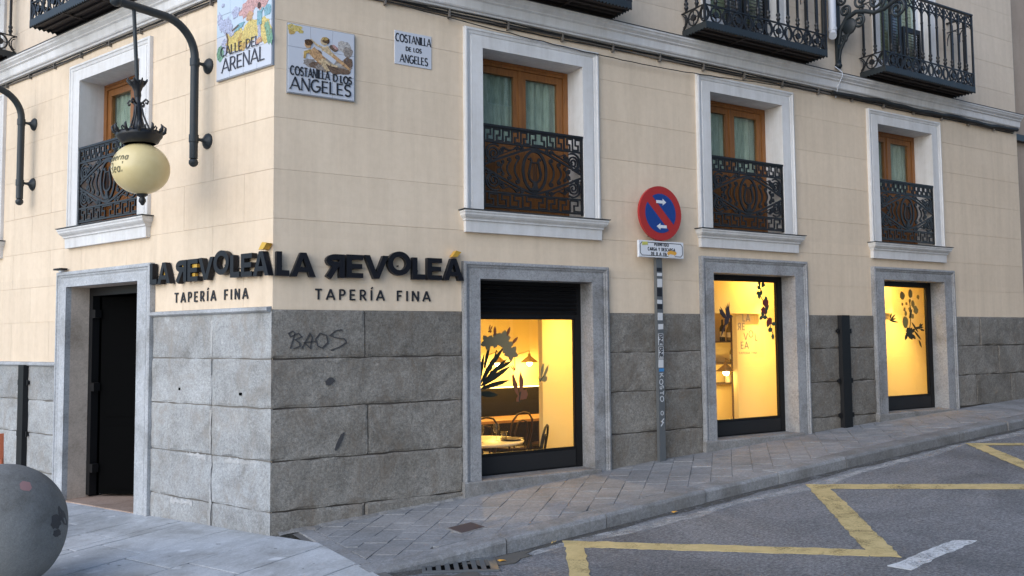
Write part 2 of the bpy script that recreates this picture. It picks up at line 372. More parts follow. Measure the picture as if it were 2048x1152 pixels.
# glyph: (width, [(weight, points)], serif points)
GL = {
 'A': (.80, [(.55, [(0, 0), (.40, 1)]), (1, [(.80, 0), (.40, 1)]), (.5, [(.14, .30), (.66, .30)])], [(0, 0), (.8, 0)]),
 'B': (.62, [(1, [(.06, 0), (.06, 1)]), (.7, [(.06, .97), (.30, .97)] + arc(.30, .75, .24, .22, 90, -90) + [(.06, .53)]), (.8, [(.06, .53), (.32, .53)] + arc(.32, .28, .28, .25, 90, -90) + [(.06, .03)])], []),
 'C': (.74, [(1, arc(.40, .5, .38, .48, 50, 310, 16))], []),
 'D': (.76, [(1, [(.06, 0), (.06, 1)]), (.8, [(.06, .96), (.28, .96)] + arc(.28, .5, .42, .46, 90, -90, 14) + [(.06, .04)])], []),
 'E': (.56, [(1, [(.06, 0), (.06, 1)]), (.6, [(.06, .95), (.54, .95)]), (.6, [(.06, .5), (.48, .5)]), (.6, [(.06, .05), (.55, .05)])], []),
 'F': (.54, [(1, [(.06, 0), (.06, 1)]), (.6, [(.06, .95), (.53, .95)]), (.6, [(.06, .5), (.46, .5)])], [(.06, 0)]),
 'G': (.80, [(1, arc(.40, .5, .38, .48, 50, 330, 16)), (.8, [(.44, .46), (.76, .46), (.76, .2)])], []),
 'I': (.14, [(1, [(.07, 0), (.07, 1)])], [(.07, 0), (.07, 1)]),
 'K': (.66, [(1, [(.06, 0), (.06, 1)]), (.7, [(.62, 1), (.10, .45)]), (1, [(.24, .58), (.64, 0)])], []),
 'L': (.52, [(1, [(.06, 0), (.06, 1)]), (.6, [(.06, .05), (.52, .05)])], [(.06, 1)]),
 'M': (.90, [(.6, [(.06, 0), (.06, 1)]), (1, [(.06, 1), (.45, .25)]), (.6, [(.45, .25), (.84, 1)]), (1, [(.84, 1), (.84, 0)])], []),
 'N': (.74, [(.5, [(.06, 0), (.06, 1)]), (1, [(.06, 1), (.68, 0)]), (.5, [(.68, 0), (.68, 1)])], [(.06, 0), (.68, 1)]),
 'O': (.90, [(1, arc(.45, .5, .42, .47, 0, 360, 24))], []),
 'P': (.58, [(1, [(.06, 0), (.06, 1)]), (.8, [(.06, .96), (.30, .96)] + arc(.30, .71, .24, .25, 90, -90) + [(.06, .46)])], [(.06, 0)]),
 'R': (.64, [(1, [(.06, 0), (.06, 1)]), (.8, [(.06, .96), (.30, .96)] + arc(.30, .71, .24, .25, 90, -90) + [(.06, .46)]), (1, [(.28, .46), (.62, 0)])], [(.06, 0)]),
 'S': (.60, [(1, arc(.30, .74, .24, .23, 30, 270, 10)[:-1] + arc(.30, .27, .25, .24, 90, -150, 10))], []),
 'T': (.64, [(1, [(.32, 0), (.32, 1)]), (.6, [(.0, .95), (.64, .95)])], [(.32, 0)]),
 'V': (.80, [(1, [(0, 1), (.40, 0)]), (.55, [(.40, 0), (.80, 1)])], [(0, 1), (.8, 1)]),
 'Y': (.74, [(1, [(0, 1), (.37, .48)]), (.55, [(.74, 1), (.37, .48)]), (1, [(.37, .5), (.37, 0)])], []),
 '0': (.66, [(1, arc(.33, .5, .27, .47, 0, 360, 20))], []),
 '1': (.34, [(.8, [(.02, .75), (.22, .97)]), (1, [(.22, 1), (.22, 0)])], []),
 'h': (.5, [(1, [(.06, 0), (.06, 1)]), (.8, [(.06, .45)] + arc(.25, .42, .18, .2, 150, 0, 6) + [(.43, 0)])], []),
 'a': (.52, [(.9, arc(.24, .26, .2, .25, 0, 360, 14)), (.9, [(.45, .52), (.45, 0)])], []),
 'b': (.52, [(.9, [(.06, 0), (.06, 1)]), (.9, arc(.27, .26, .2, .25, 0, 360, 14))], []),
 'e': (.5, [(.9, [(.05, .28), (.44, .28)] + arc(.25, .26, .2, .25, 10, 310, 12))], []),
 'r': (.36, [(.9, [(.06, 0), (.06, .52)]), (.9, [(.06, .34)] + arc(.24, .36, .17, .15, 170, 50, 5))], []),
 'n': (.5, [(.9, [(.06, 0), (.06, .52)]), (.9, [(.06, .34)] + arc(.25, .32, .18, .19, 150, 0, 6) + [(.43, 0)])], []),
 'l': (.16, [(.9, [(.06, 0), (.06, 1)])], []),
 ' ': (.42, [], []),
}
GL['Í'] = GL['I']; GL['Á'] = GL['A']
def glyph(mb, ch, x, z, h, stroke, y0, y1, wx=1, serif=0, mirror=False, contrast=False, rot=0, dz=.0004):
    w, strokes, serifs = GL[ch]; W = w*h*wx
    def tr(p):
        px, pz = p[0]*h*wx, p[1]*h
        if mirror: px = W-px
        if rot: c_, s_ = math.cos(rot), math.sin(rot); px, pz = px*c_-pz*s_, px*s_+pz*c_
        return (x+px, z+pz)
    k = 0
    for wt, pts in strokes:
        P = [tr(p) for p in pts]; cl = len(pts) > 12 and abs(pts[0][0]-pts[-1][0])+abs(pts[0][1]-pts[-1][1]) < 1e-6
        if cl: P = P[:-1]
        mb.bar(P, stroke*(wt if contrast else 1), y0-k*dz, y1, cl); k += 1
    if serif:
        for sx, sz in serifs:
            a = tr((sx, sz)); zz = a[1] + (stroke*.18 if sz == 0 else -stroke*.18)
            mb.bar([(a[0]-serif*h, zz), (a[0]+serif*h, zz)], stroke*.4, y0-k*dz, y1); k += 1
    if ch == 'Í':
        a = tr((.07, 1.10)); mb.bar([(a[0]-stroke*.1, a[1]), (a[0]+stroke*.75, a[1]+h*.2)], stroke*.8, y0, y1)
    return W
def textw(t, h, wx, gap): return sum(GL[c][0]*h*wx for c in t) + gap*(len(t)-1)
def text(mb, t, x, z, h, stroke, y0, y1, wx=1, gap=None, center=False, slope=0, **kw):
    gap = .16*h if gap is None else gap
    if center: x -= textw(t, h, wx, gap)/2
    for c in t: x += glyph(mb, c, x, z, h, stroke, y0, y1, wx, **kw)+gap
    return x
def fit_text(mb, t, x0, x1, z, h, stroke, y0, y1, wx=None, **kw):
    """spread text t between x0 and x1"""
    if wx is None:
        base = sum(GL[c][0]*h for c in t); gap = kw.pop('gap', .14*h); wx = (x1-x0-gap*(len(t)-1))/base
    else: gap = (x1-x0-sum(GL[c][0]*h*wx for c in t))/(len(t)-1); kw.pop('gap', None)
    return text(mb, t, x0, z, h, stroke, y0, y1, wx, gap, **kw)

def rects_minus(x0, x1, z0, z1, holes):
    """split a rectangle around rectangular holes into rectangles"""
    zs = sorted({z0, z1} | {z for h in holes for z in h[2:4] if z0 < z < z1}); out = []
    for a, b in zip(zs, zs[1:]):
        cut = sorted((max(h[0], x0), min(h[1], x1)) for h in holes if h[2] < b-1e-6 and h[3] > a+1e-6 and h[1] > x0 and h[0] < x1)
        x = x0
        for c0, c1 in cut:
            if c0 > x+1e-4: out.append((x, c0, a, b))
            x = max(x, c1)
        if x < x1-1e-4: out.append((x, x1, a, b))
    return out

# ================================================================== GROUND
KX0, KX1 = .30, 26.0
def kerb_y(x): return -1.63 + .046*max(0, x-.3) if x < 14 else -1.0
def road_drop(x): t = min(1, max(0, (x+.1)/1.5)); return .012 + .098*t*t*(3-2*t)
def road_z(x, y=0): return G(x) - road_drop(x)
def sheet(xs, ys, zf):
    mb = MB(); n = len(ys); mb.v = [(x, y, zf(x, y)) for x in xs for y in ys]
    for i in range(len(xs)-1):
        for j in range(n-1): mb.f.append([i*n+j, (i+1)*n+j, (i+1)*n+j+1, i*n+j+1]); mb.smooth.append(True)
    return mb
XS = [-60, -30, -15] + [-8+.4*i for i in range(0, 66)] + [20, 24, 30, 45, 70]
struct(sheet(XS, [-60, -20, -6, -2, 0, 6, 20, 60], lambda x, y: G(x)-.45), 'ground', M['mortar'])
# road: from the kerb outwards
mb = MB(); xr = [.27+.25*i for i in range(0, 60)] + [16, 18, 21, 25, 30]
ycols = [0, -.12, -.5, -1, -2, -4, -8, -16, -40]
for x in xr:
    ky = kerb_y(x)+.09
    for d in ycols: mb.v.append((x, ky+d, road_z(x)))
for i in range(len(xr)-1):
    for j in range(len(ycols)-1):
        a = i*len(ycols)+j; mb.f.append([a, a+1, a+1+len(ycols), a+len(ycols)]); mb.smooth.append(True)
struct(mb, 'road', M['asphalt'])
# road markings, separate sheets lying 4 mm above the asphalt
def marking(name, poly, mat, label, cat, group=None, dz=.004):
    cx = sum(p[0] for p in poly)/len(poly); cy = sum(p[1] for p in poly)/len(poly)
    # subdivide edges so that the sheet follows the sloping road, with slightly ragged borders
    pts = []
    for (x0, y0), (x1, y1) in zip(poly, poly[1:]+poly[:1]):
        n = max(2, int(math.hypot(x1-x0, y1-y0)/.06))
        for k in range(n):
            t = k/n; jx = random.uniform(-.010, .010); pts.append((x0+(x1-x0)*t+jx, y0+(y1-y0)*t+random.uniform(-.010, .010)))
    mb = MB(); mb.flat(pts, lambda x, y: road_z(x)+dz, .003)
    return solo(mb, name, mat, label, cat, (cx, cy, road_z(cx)), 'R', group)
GY = 'yellow zigzag of the loading bay'
marking('road_marking', [(1.845, -1.585), (1.745, -1.735), (1.861, -1.845), (3.115, -3.42), (3.235, -3.575), (3.27, -3.30)][0:1] + [(1.76, -1.735), (3.12, -3.42), (3.24, -3.32)], M['yellow_paint'], 'long yellow bar of the zigzag nearest the drain grate', 'road marking', GY)
marking('road_marking', [(1.765, -1.745), (1.365, -2.38), (1.05, -2.88), (1.15, -2.98), (1.468, -2.475), (1.868, -1.85)], M['yellow_paint'], 'short yellow bar running toward the viewer beside the drain grate', 'road marking', GY, .0055)
marking('road_marking', [(4.625, -1.625), (3.12, -3.425), (3.245, -3.575), (4.71, -1.80)], M['yellow_paint'], 'diagonal yellow bar ending beside the white dash', 'road marking', GY, .006)
marking('road_marking', [(4.63, -1.63), (4.60, -1.87), (5.675, -3.085), (6.6, -4.1), (6.78, -3.98), (5.868, -2.98)], M['yellow_paint'], 'yellow bar leaving the frame at mid right', 'road marking', GY, .007)
marking('road_marking', [(7.57, -1.41), (6.52, -2.632), (5.6, -3.7), (5.76, -3.83), (6.89, -2.435), (7.62, -1.60)], M['yellow_paint'], 'upper diagonal yellow bar cut off by the right picture edge', 'road marking', GY, .008)
marking('road_marking', [(7.575, -1.42), (7.58, -1.62), (7.81, -1.945), (8.7, -2.9), (8.85, -2.8), (7.94, -1.875)], M['yellow_paint'], 'thin yellow bar at the top of the zigzag, farthest up the street', 'road marking', GY, .009)
marking('road_marking', [(3.016, -3.63), (3.837, -3.567), (3.952, -3.681), (3.043, -3.773)], M['white_paint'], 'short white dash painted at the lower right of the road', 'road marking')
mb = MB(); st = []; x = 1.35
while x < 12: st.append((x, kerb_y(x)-.055-.05*math.sin(x*1.7)**2-(.10 if 3 < x < 6 else .02))); x += .12
pts = st + [(a, b-.135-.04*math.sin(a*3.1)) for a, b in reversed(st)]
for i in range(len(st)-1):
    a, b = st[i], st[i+1]; n = len(pts); c, d = pts[n-2-i], pts[n-1-i]
    mb._q([(p[0], p[1], road_z(p[0])+.0025) for p in (a, b, c, d)], [(3, 2, 1, 0)])
solo(mb, 'road_marking', M['faded_paint'], 'worn pale grey gutter line along the kerb', 'road marking', (5, -1.5, road_z(5)))

# pavement bed and slabs
def clip_half(pts, a, b, c):
    """keep a*x+b*y<=c"""
    out = []; n = len(pts)
    for i in range(n):
        p, q = pts[i], pts[(i+1) % n]; dp, dq = a*p[0]+b*p[1]-c, a*q[0]+b*q[1]-c
        if dp <= 0: out.append(p)
        if dp*dq < 0: t = dp/(dp-dq); out.append((p[0]+(q[0]-p[0])*t, p[1]+(q[1]-p[1])*t))
    return out
def area(p): return abs(sum(p[i][0]*p[(i+1) % len(p)][1]-p[(i+1) % len(p)][0]*p[i][1] for i in range(len(p))))/2
dLx, dLy = math.cos(AL), math.sin(AL); nLx, nLy = -math.sin(AL), math.cos(AL)
mb = MB(); k_ = .5
for i in range(-28, 10):
    for j in range(0, 26):
        W_ = [(-u*dLx+v*nLx, -u*dLy+v*nLy) for u, v in ((i*k_, -.03+j*k_), ((i+1)*k_, -.03+j*k_), ((i+1)*k_, -.03+(j+1)*k_), (i*k_, -.03+(j+1)*k_))]
        W_ = clip_half(W_, 1, 0, .34)
        if len(W_) > 2 and area(W_) > 1e-4: mb._q([(x, y, G(x)-.014) for x, y in W_], [tuple(range(len(W_)))])
bed = struct(mb, 'pavement', M['paving_bed'])
def slab_piece(parent, pts, mat, h=.05, top=0.0, c=.006, name='paving_slab'):
    n = len(pts); cx = sum(p[0] for p in pts)/n; cy = sum(p[1] for p in pts)/n
    tx, ty, tz = random.uniform(-.004, .004), random.uniform(-.004, .004), random.uniform(-.002, .002)
    zf = lambda x, y: G(x)+top+tz+tx*(x-cx)+ty*(y-cy)
    ins = []
    for x, y in pts:
        d = math.hypot(x-cx, y-cy); k = max(0, 1-c*1.4/d); ins.append((cx+(x-cx)*k, cy+(y-cy)*k))
    v = [(x, y, zf(x, y)) for x, y in ins]+[(x, y, zf(x, y)-c*.6) for x, y in pts]+[(x, y, zf(x, y)-h) for x, y in pts]
    f = [tuple(range(n))]+[(i, n+i, n+(i+1) % n, (i+1) % n) for i in range(n)]+[(n+i, 2*n+i, 2*n+(i+1) % n, n+(i+1) % n) for i in range(n)]
    mb = MB(); mb._q([(a-cx, b-cy, z) for a, b, z in v], f)
    me = mb.mesh(name); me.materials.append(mat); return place(name, me, parent, None, (cx, cy, 0))
# slabs of the Arenal side run square to that facade: local x (to the right), p outward
row = -7.0; rows = []
while row < 4.2:
    w = .44 if row < -1.2 else .62
    if row < -1.15 < row+w: w = -1.15-row
    rows.append((row, row+w)); row += w
for i, (a, b) in enumerate(rows):
    p = -.02 - (.0 if i % 2 else .35); L_ = .95 if b < -1.1 else 1.15
    first = True
    while p < 9:
        q_ = p+L_*random.uniform(.85, 1.15); p0 = max(p, .0)
        if q_ > .05:
            g = .0065
            loc = [(a+g, p0+g), (b-g, p0+g), (b-g, q_-g), (a+g, q_-g)]
            W_ = [(-u*dLx+v*nLx, -u*dLy+v*nLy) for u, v in loc]
            W_ = clip_half(W_, 1, 0.03, .205)
            W_ = clip_half(W_, -1, 0, 9); g = .006
            # stay outside the building on the Costanilla side
            if len(W_) > 2 and area(W_) > .02:
                cxm = sum(t[0] for t in W_)/len(W_); cym = sum(t[1] for t in W_)/len(W_)
                if not (cxm > 0 and cym > 0) and -6.5 < cym < 8: slab_piece(bed, W_, M['slab'], c=.005)
        p = q_
# diamond-laid pavers of the side street
sw = MB(); xs = [.16+.5*i for i in range(0, 54)]
for x in xs:
    for y in (.2, kerb_y(x)+.05): sw.v.append((x, y, G(x)-.012))
for i in range(len(xs)-1): sw.f.append([2*i, 2*i+1, 2*i+3, 2*i+2]); sw.smooth.append(True)
walk = struct(sw, 'sidewalk', M['paving_bed'])
T = .2; cand = []
c45 = math.sqrt(.5)
for i in range(-8, 100):
    for j in range(-70, 70):
        # rotated grid, every other file shifted by half a paver
        u = i*T; v = j*T + (.5*T if i % 2 else 0)
        g = .0015
        loc = [(u+g, v+g), (u+T-g, v+g), (u+T-g, v+T-g), (u+g, v+T-g)]
        Wp = [((a+b)*c45+.2, (b-a)*c45) for a, b in loc]
        cx = sum(t[0] for t in Wp)/4; cy = sum(t[1] for t in Wp)/4
        if cx < .1 or cx > 16 or cy > .15 or cy < kerb_y(cx)+.1: continue
        Wp = clip_half(Wp, -1, 0, -.335); Wp = clip_half(Wp, 0, 1, -.018)
        ka = kerb_y(cx)+.225; Wp = clip_half(Wp, 0.046, -1, -ka+.046*cx)
        if len(Wp) > 2 and area(Wp) > .002: cand.append((cx, Wp))
cand.sort(key=lambda t: t[0])
for cx, Wp in cand[:300]: slab_piece(walk, Wp, M['paver'], .04, random.uniform(-.003, .003), .0035, 'paver')
mbr = MB()
for cx, Wp in cand[300:]:
    mbr.flat(Wp, lambda x, y, t=random.uniform(-.004, .003): G(x)+t, .02)
o = mbr.build('far_pavers', M['paver'], walk); o['kind'] = 'stuff'
# row of setts between the two pavings, kerb-side edging
y = -.03
while y > -1.42:
    l = random.uniform(.14, .2); slab_piece(walk, [(.215, y-l+.006), (.328, y-l+.006), (.328, y), (.215, y)], M['paver'], .04, 0, .004, 'sett'); y -= l
x = .335
while x < 13.5:
    l = random.uniform(.16, .24); k0, k1 = kerb_y(x)+.215, kerb_y(x+l)+.215
    if x < 3.2: slab_piece(walk, [(x, k0-.0), (x+l-.006, k1), (x+l-.006, k1+.001), (x, k0+.001)], M['paver'], .01, 0, .0002, 'sett') if False else None
    x += l
# kerb stones
x = .22
for l in [1.12, .98, 1.15, 1.0, 1.05, 1.2, .95, 1.1, 1.15, 1.0, 1.1, 1.05, 1.2, 1.1]:
    a, b = x+.006, x+l-.006; n = 4; mb = MB(); v = []
    off = random.uniform(-.008, .008)
    for k in range(n+1):
        xx = a+(b-a)*k/n; ky = kerb_y(xx)+off; z = G(xx)+random.uniform(-.003, .003)+.004; r = .02; lip = random.uniform(0, .006)
        v += [(xx, ky+.215, z-.1), (xx, ky+.215, z), (xx, ky+r+lip, z), (xx, ky+r*.3+lip, z-r*.5), (xx, ky, z-r*1.3), (xx, ky-.004, z-.3)]
    f = [(k*6+j, k*6+j+1, k*6+j+7, k*6+j+6) for k in range(n) for j in range(5)] + [(0, 5, 4, 3, 2, 1), tuple(n*6+t for t in range(6))]
    mb._q(v, f); ko = mb.build('kerb_stone', M['kerb'], walk)
    x += l
# sand and dirt gathered where the kerb dies into the road
def blob(name, cx, cy, rx, ry, mat, zf, parent=None, n=26, rough=.3, seed=1):
    rr = random.Random(seed); pts = []
    for k in range(n):
        a = -2*PI*k/n; r = 1+rr.uniform(-rough, rough); pts.append((cx+rx*r*math.cos(a), cy+ry*r*math.sin(a)))
    pts.reverse()
    mb = MB(); mb.flat(pts, zf, .006); return mb.build(name, mat, parent)
roadobj = bpy.data.objects['road']
blob('asphalt_patch', .62, -2.02, .36, .16, M['dirt'], lambda x, y: road_z(x)+.010, roadobj, seed=3)
blob('asphalt_patch', 1.22, -1.72, .28, .10, M['dirt'], lambda x, y: road_z(x)+.009, roadobj, seed=4)
# drain grate
gz = road_z(.9)+.004
t = thing('drain_grate', 'rusty slotted drain grate in the gutter where the kerb dies out', 'drain grate', (.88, -1.72, gz))
ang = math.radians(-24); ca, sa = math.cos(ang), math.sin(ang)
def gp(u, v): return (.88+u*ca-v*sa, -1.70+u*sa+v*ca)
sl = lambda x, y: road_z(x)+.016
mb = MB(); hw, hh = .27, .165
for (a, b, c, d) in ((-hw, hw, hh-.025, hh), (-hw, hw, -hh, -hh+.025), (-hw, -hw+.025, -hh+.025, hh-.025), (hw-.025, hw, -hh+.025, hh-.025)):
    mb.flat([gp(a, c), gp(b, c), gp(b, d), gp(a, d)], sl, .03)
mb.build('frame', M['galvanised'], t)
mb = MB(); mb.flat([gp(-hw, -hh), gp(hw, -hh), gp(hw, hh), gp(-hw, hh)], lambda x, y: road_z(x)+.0035, .002); mb.build('pit', M['void'], t)
for k in range(8):
    u = -hw+.035+k*.064; mb = MB(); mb.flat([gp(u, -hh+.025), gp(u+.034, -hh+.025), gp(u+.034, hh-.025), gp(u, hh-.025)], lambda x, y: road_z(x)+.014, .02); mb.build('bar', M['galvanised'], t)
# small cast cover in the pavement
t = thing('utility_cover', 'small square rusty utility cover set in the pavers', 'utility cover', (1.28, -1.06, G(1.28)))
mb = MB(); cpt = [(1.165, -.955), (1.385, -.935), (1.395, -1.145), (1.175, -1.175)]; mb.flat(cpt[::-1], lambda x, y: G(x)+.007, .02); mb.build('lid', M['rust_cover'], t)
mb = MB(); mb.flat([(1.15, -.94), (1.40, -.92), (1.412, -1.16), (1.16, -1.19)][::-1], lambda x, y: G(x)+.0045, .02); mb.build('rim', M['granite_step'], t)

# ================================================================== BUILDING
B = thing('corner_building', 'cream plastered corner building with granite base, white window surrounds and iron balconies', 'building')
SH = [(1.80, 3.53, 2.356, 1.985, 3.32, 2.193, .272), (4.851, 6.624, 2.536, 5.044, 6.405, 2.353, .445), (7.911, 9.719, 2.528, 8.133, 9.48, 2.36, .59)]
WR = [2.640, 5.668, 8.732]; WL = [-2.71, -5.95]
BR = [2.62, 5.69, 8.84]; BL_ = [-2.70, -5.93]
XE = 11.58; XL = -9.0; ZT = 7.6
DOOR = (-3.686, -1.806, 2.383, -3.487, -2.053, 2.218)
holesR = [(s[0]+.03, s[1]-.03, -1, s[2]-.03) for s in SH] + [(c-.70, c+.70, 2.80, 4.56) for c in WR] + [(c-.58, c+.58, 5.02, 7.4) for c in BR]
holesL = [(DOOR[0]+.03, DOOR[1]-.03, -1, DOOR[2]-.03)] + [(c-.70, c+.70, 2.80, 4.56) for c in WL] + [(c-.58, c+.58, 5.02, 7.4) for c in BL_]
for fr, x0, x1, hs in (('R', 0, XE, holesR), ('L', XL, 0, holesL)):
    mb = MB()
    for a, b, c, d in rects_minus(x0, x1, -.4, ZT, hs): mb.quad((a, .0055, c), (b, .0055, c), (b, .0055, d), (a, .0055, d))
    mb.build('wall', M['plaster'], B, fr)
# plaster scored into courses: each course piece a shallow slab of its own
ZC = [1.876, 2.25, 2.655, 3.08, 3.53, 3.955, 4.385, 4.80]
def plaster_blocks(fr, x0, x1, holes, zs, vjoint, mat, e0=0, e1=0):
    for r, (a, b) in enumerate(zip(zs, zs[1:])):
        for (u, v, c, d) in rects_minus(x0, x1, a, b, holes):
            cuts = [u, v]
            if vjoint: 
                k = x0 + (0 if r % 2 else vjoint/2)
                while k < v:
                    if u+.12 < k < v-.12: cuts.append(k)
                    k += vjoint
            cuts.sort()
            for p, q_ in zip(cuts, cuts[1:]):
                g = random.choice((.0006, .0010, .0014, .0017))
                gz0 = g if abs(c-a) < 1e-4 else 0; gz1 = g if abs(d-b) < 1e-4 else 0
                gx0 = g if p != u else 0; gx1 = g if q_ != v else 0
                MB().cbox(p+gx0, q_-gx1, 0, .0036, c+gz0, d-gz1, .0002).build('plaster_block', mat, B, fr)
plaster_blocks('R', 0.0, XE, holesR, ZC, 0, M['plaster'])
plaster_blocks('L', DOOR[1]+.02, 0.0, holesL, [1.88]+ZC[1:], .92, M['plaster'])
plaster_blocks('L', XL, DOOR[0]-.02, holesL, [1.40, 1.85]+ZC[1:], .92, M['plaster'])
plaster_blocks('L', DOOR[0]-.02, DOOR[1]+.02, holesL, [2.34]+ZC[2:], .92, M['plaster'])
zu = [4.99, 5.35, 5.77, 6.19, 6.61, 7.03, 7.6]
plaster_blocks('R', 0.0, XE, holesR, zu, 0, M['plaster_pale']); plaster_blocks('L', XL, 0, holesL, zu, .92, M['plaster_pale'])

# granite dado stones
dadoR = MB().box(.0, XE, -.006, .012, -.5, 1.872)
def dado(fr, x0, x1, top, mat, mortar, joints, zjs, e=.02, corner=0):
    par = None
    mb = MB().box(x0+.005, x1-.005, -.007, .0105, -.5, top-.006); par = mb.build('stone_dado', mortar, B, fr)
    rows = [top]+zjs+[-.30]
    for r in range(len(rows)-1):
        zt, zb = rows[r], rows[r+1]
        if fr == 'R' and G(x1) > zt-.01: continue
        cuts = [x0]+[j for j in joints[r % len(joints)] if x0 < j < x1]+[x1]
        for k, (a, b) in enumerate(zip(cuts, cuts[1:])):
            ee = e+random.uniform(-.006, .005)
            a2 = a+(.005 if k or corner != 1 else 0); b2 = b-.005
            if corner == 1 and k == 0: a2 = -e*MIT; ee = e
            if corner == 2 and k == len(cuts)-2: b2 = e*MIT; ee = e
            # uneven front: subdivided face with rough edges
            zb2 = zb+.006; zt2 = zt-.006 if r else zt; mb = MB(); v = []
            mx_ = max(3, int((b2-a2)/.11)); gx = [a2]+[a2+.02+(b2-a2-.04)*q_/mx_ for q_ in range(mx_+1)]+[b2]; gz_ = [zb2]+[zb2+.02+(zt2-zb2-.04)*q_/4 for q_ in range(5)]+[zt2]
            nx = len(gx)-1; nz = len(gz_)-1
            for i in range(nx+1):
                for j in range(nz+1):
                    xx = gx[i]; zz = gz_[j]; edge = i in (0, nx) or j in (0, nz)
                    yy = -ee + (.013*random.random()**1.5 if edge else random.uniform(-.0035, .0035)); yy = min(yy, -.0092)
                    if (corner == 1 and k == 0 and i == 0) or (corner == 2 and k == len(cuts)-2 and i == nx): yy = -ee
                    if j in (0, nz) and 0 < i < nx: zz += random.uniform(-.006, .006) if (j == 0 or r) else 0
                    v.append((xx, yy, zz))
            N_ = nz+1; f = [(i*N_+j, (i+1)*N_+j, (i+1)*N_+j+1, i*N_+j+1) for i in range(nx) for j in range(nz)]
            ring = [i*N_ for i in range(nx+1)]+[nx*N_+j for j in range(1, nz+1)]+[i*N_+nz for i in range(nx-1, -1, -1)]+[j for j in range(nz-1, 0, -1)]
            base = len(v); v += [(v[t][0], .0, v[t][2]) for t in ring]
            f += [(ring[(t+1) % len(ring)], ring[t], base+t, base+(t+1) % len(ring)) for t in range(len(ring))]
            mb._q(v, f); mb.build('stone_block', mat, par)
    return par
ZJ = [1.46, 1.042, .602, .184]
dado('R', 0, 1.80, 1.876, M['granite_brown'], M['mortar_dark'], [[.82], [], [.85], []], ZJ, .02, 1)
dado('R', 3.53, 4.851, 1.876, M['granite_brown'], M['mortar_dark'], [[], [], [4.3], []], ZJ)
dado('R', 6.624, 7.911, 1.876, M['granite_brown'], M['mortar_dark'], [[], [], [], []], ZJ)
dado('R', 9.719, XE, 1.876, M['granite_brown'], M['mortar_dark'], [[10.35], [10.8], [10.2, 11.1], []], ZJ)
dado('L', -1.806, 0, 1.86, M['granite_grey'], M['mortar'], [[-.84], [-.83], [-.83], [-.82], [-.81]], ZJ, .02, 2)
dado('L', XL, -3.686, 1.36, M['granite_grey'], M['mortar'], [[-4.1, -5.2, -6.4, -7.6], [-4.6, -5.8, -7]], [.975, .605, .184])
def profile_run(name, prof, fr, x0, x1, mat, m0=0, m1=0, parent=None, caps=True):
    """extrude a (p, z) profile along x; m0/m1 mitre factors at the ends"""
    n = len(prof); mb = MB()
    v = [(x0-m0*p, -p, z) for p, z in prof]+[(x1+m1*p, -p, z) for p, z in prof]
    f = [(i, i+1, n+i+1, n+i) for i in range(n-1)]
    f = [t[::-1] for t in f]
    if caps: f += [tuple(range(n)), tuple(range(2*n-1, n-1, -1))]
    mb._q(v, f); return mb.build(name, mat, parent or B, fr)
profile_run('stone_ledge', [(0, 1.905), (.05, 1.897), (.056, 1.89), (.056, 1.87), (.045, 1.862), (.03, 1.855), (0, 1.85)], 'L', -1.806, -.01, M['granite_frame_pale'], 0, 0)
profile_run('stone_ledge', [(0, 1.405), (.05, 1.398), (.056, 1.39), (.056, 1.37), (.045, 1.362), (.03, 1.355), (0, 1.35)], 'L', XL, -3.686, M['granite_frame_pale'], 0, 0)
# string cornice under the balconies
corn = [(0, 5.01), (.115, 5.004), (.13, 5.0), (.13, 4.982), (.118, 4.972), (.112, 4.955), (.095, 4.94), (.085, 4.93), (.085, 4.918), (.066, 4.905), (.06, 4.83), (.052, 4.818), (.036, 4.81), (.03, 4.795), (0, 4.785)]
profile_run('cornice', corn, 'R', 0, XE, M['white_trim'], MIT, 0); profile_run('cornice', corn, 'L', XL, 0, M['white_trim'], 0, MIT)
lead = [(0, 5.018), (.134, 5.010), (.136, 5.002), (.118, 5.0055), (0, 5.0115)]
profile_run('cornice_flashing', lead, 'R', 0, XE, M['lead'], MIT, 0); profile_run('cornice_flashing', lead, 'L', XL, 0, M['lead'], 0, MIT)

def usurround(x0, x1, zb, zt, prof):
    mb = MB(); n = len(prof); v = []
    for u, p in prof: v += [(x0+u, -p, zb), (x0+u, -p, zt-u), (x1-u, -p, zt-u), (x1-u, -p, zb)]
    f = []
    for i in range(n-1):
        for j in range(3): f.append((i*4+j, i*4+j+1, (i+1)*4+j+1, (i+1)*4+j)[::-1])
    mb._q(v, f); return mb

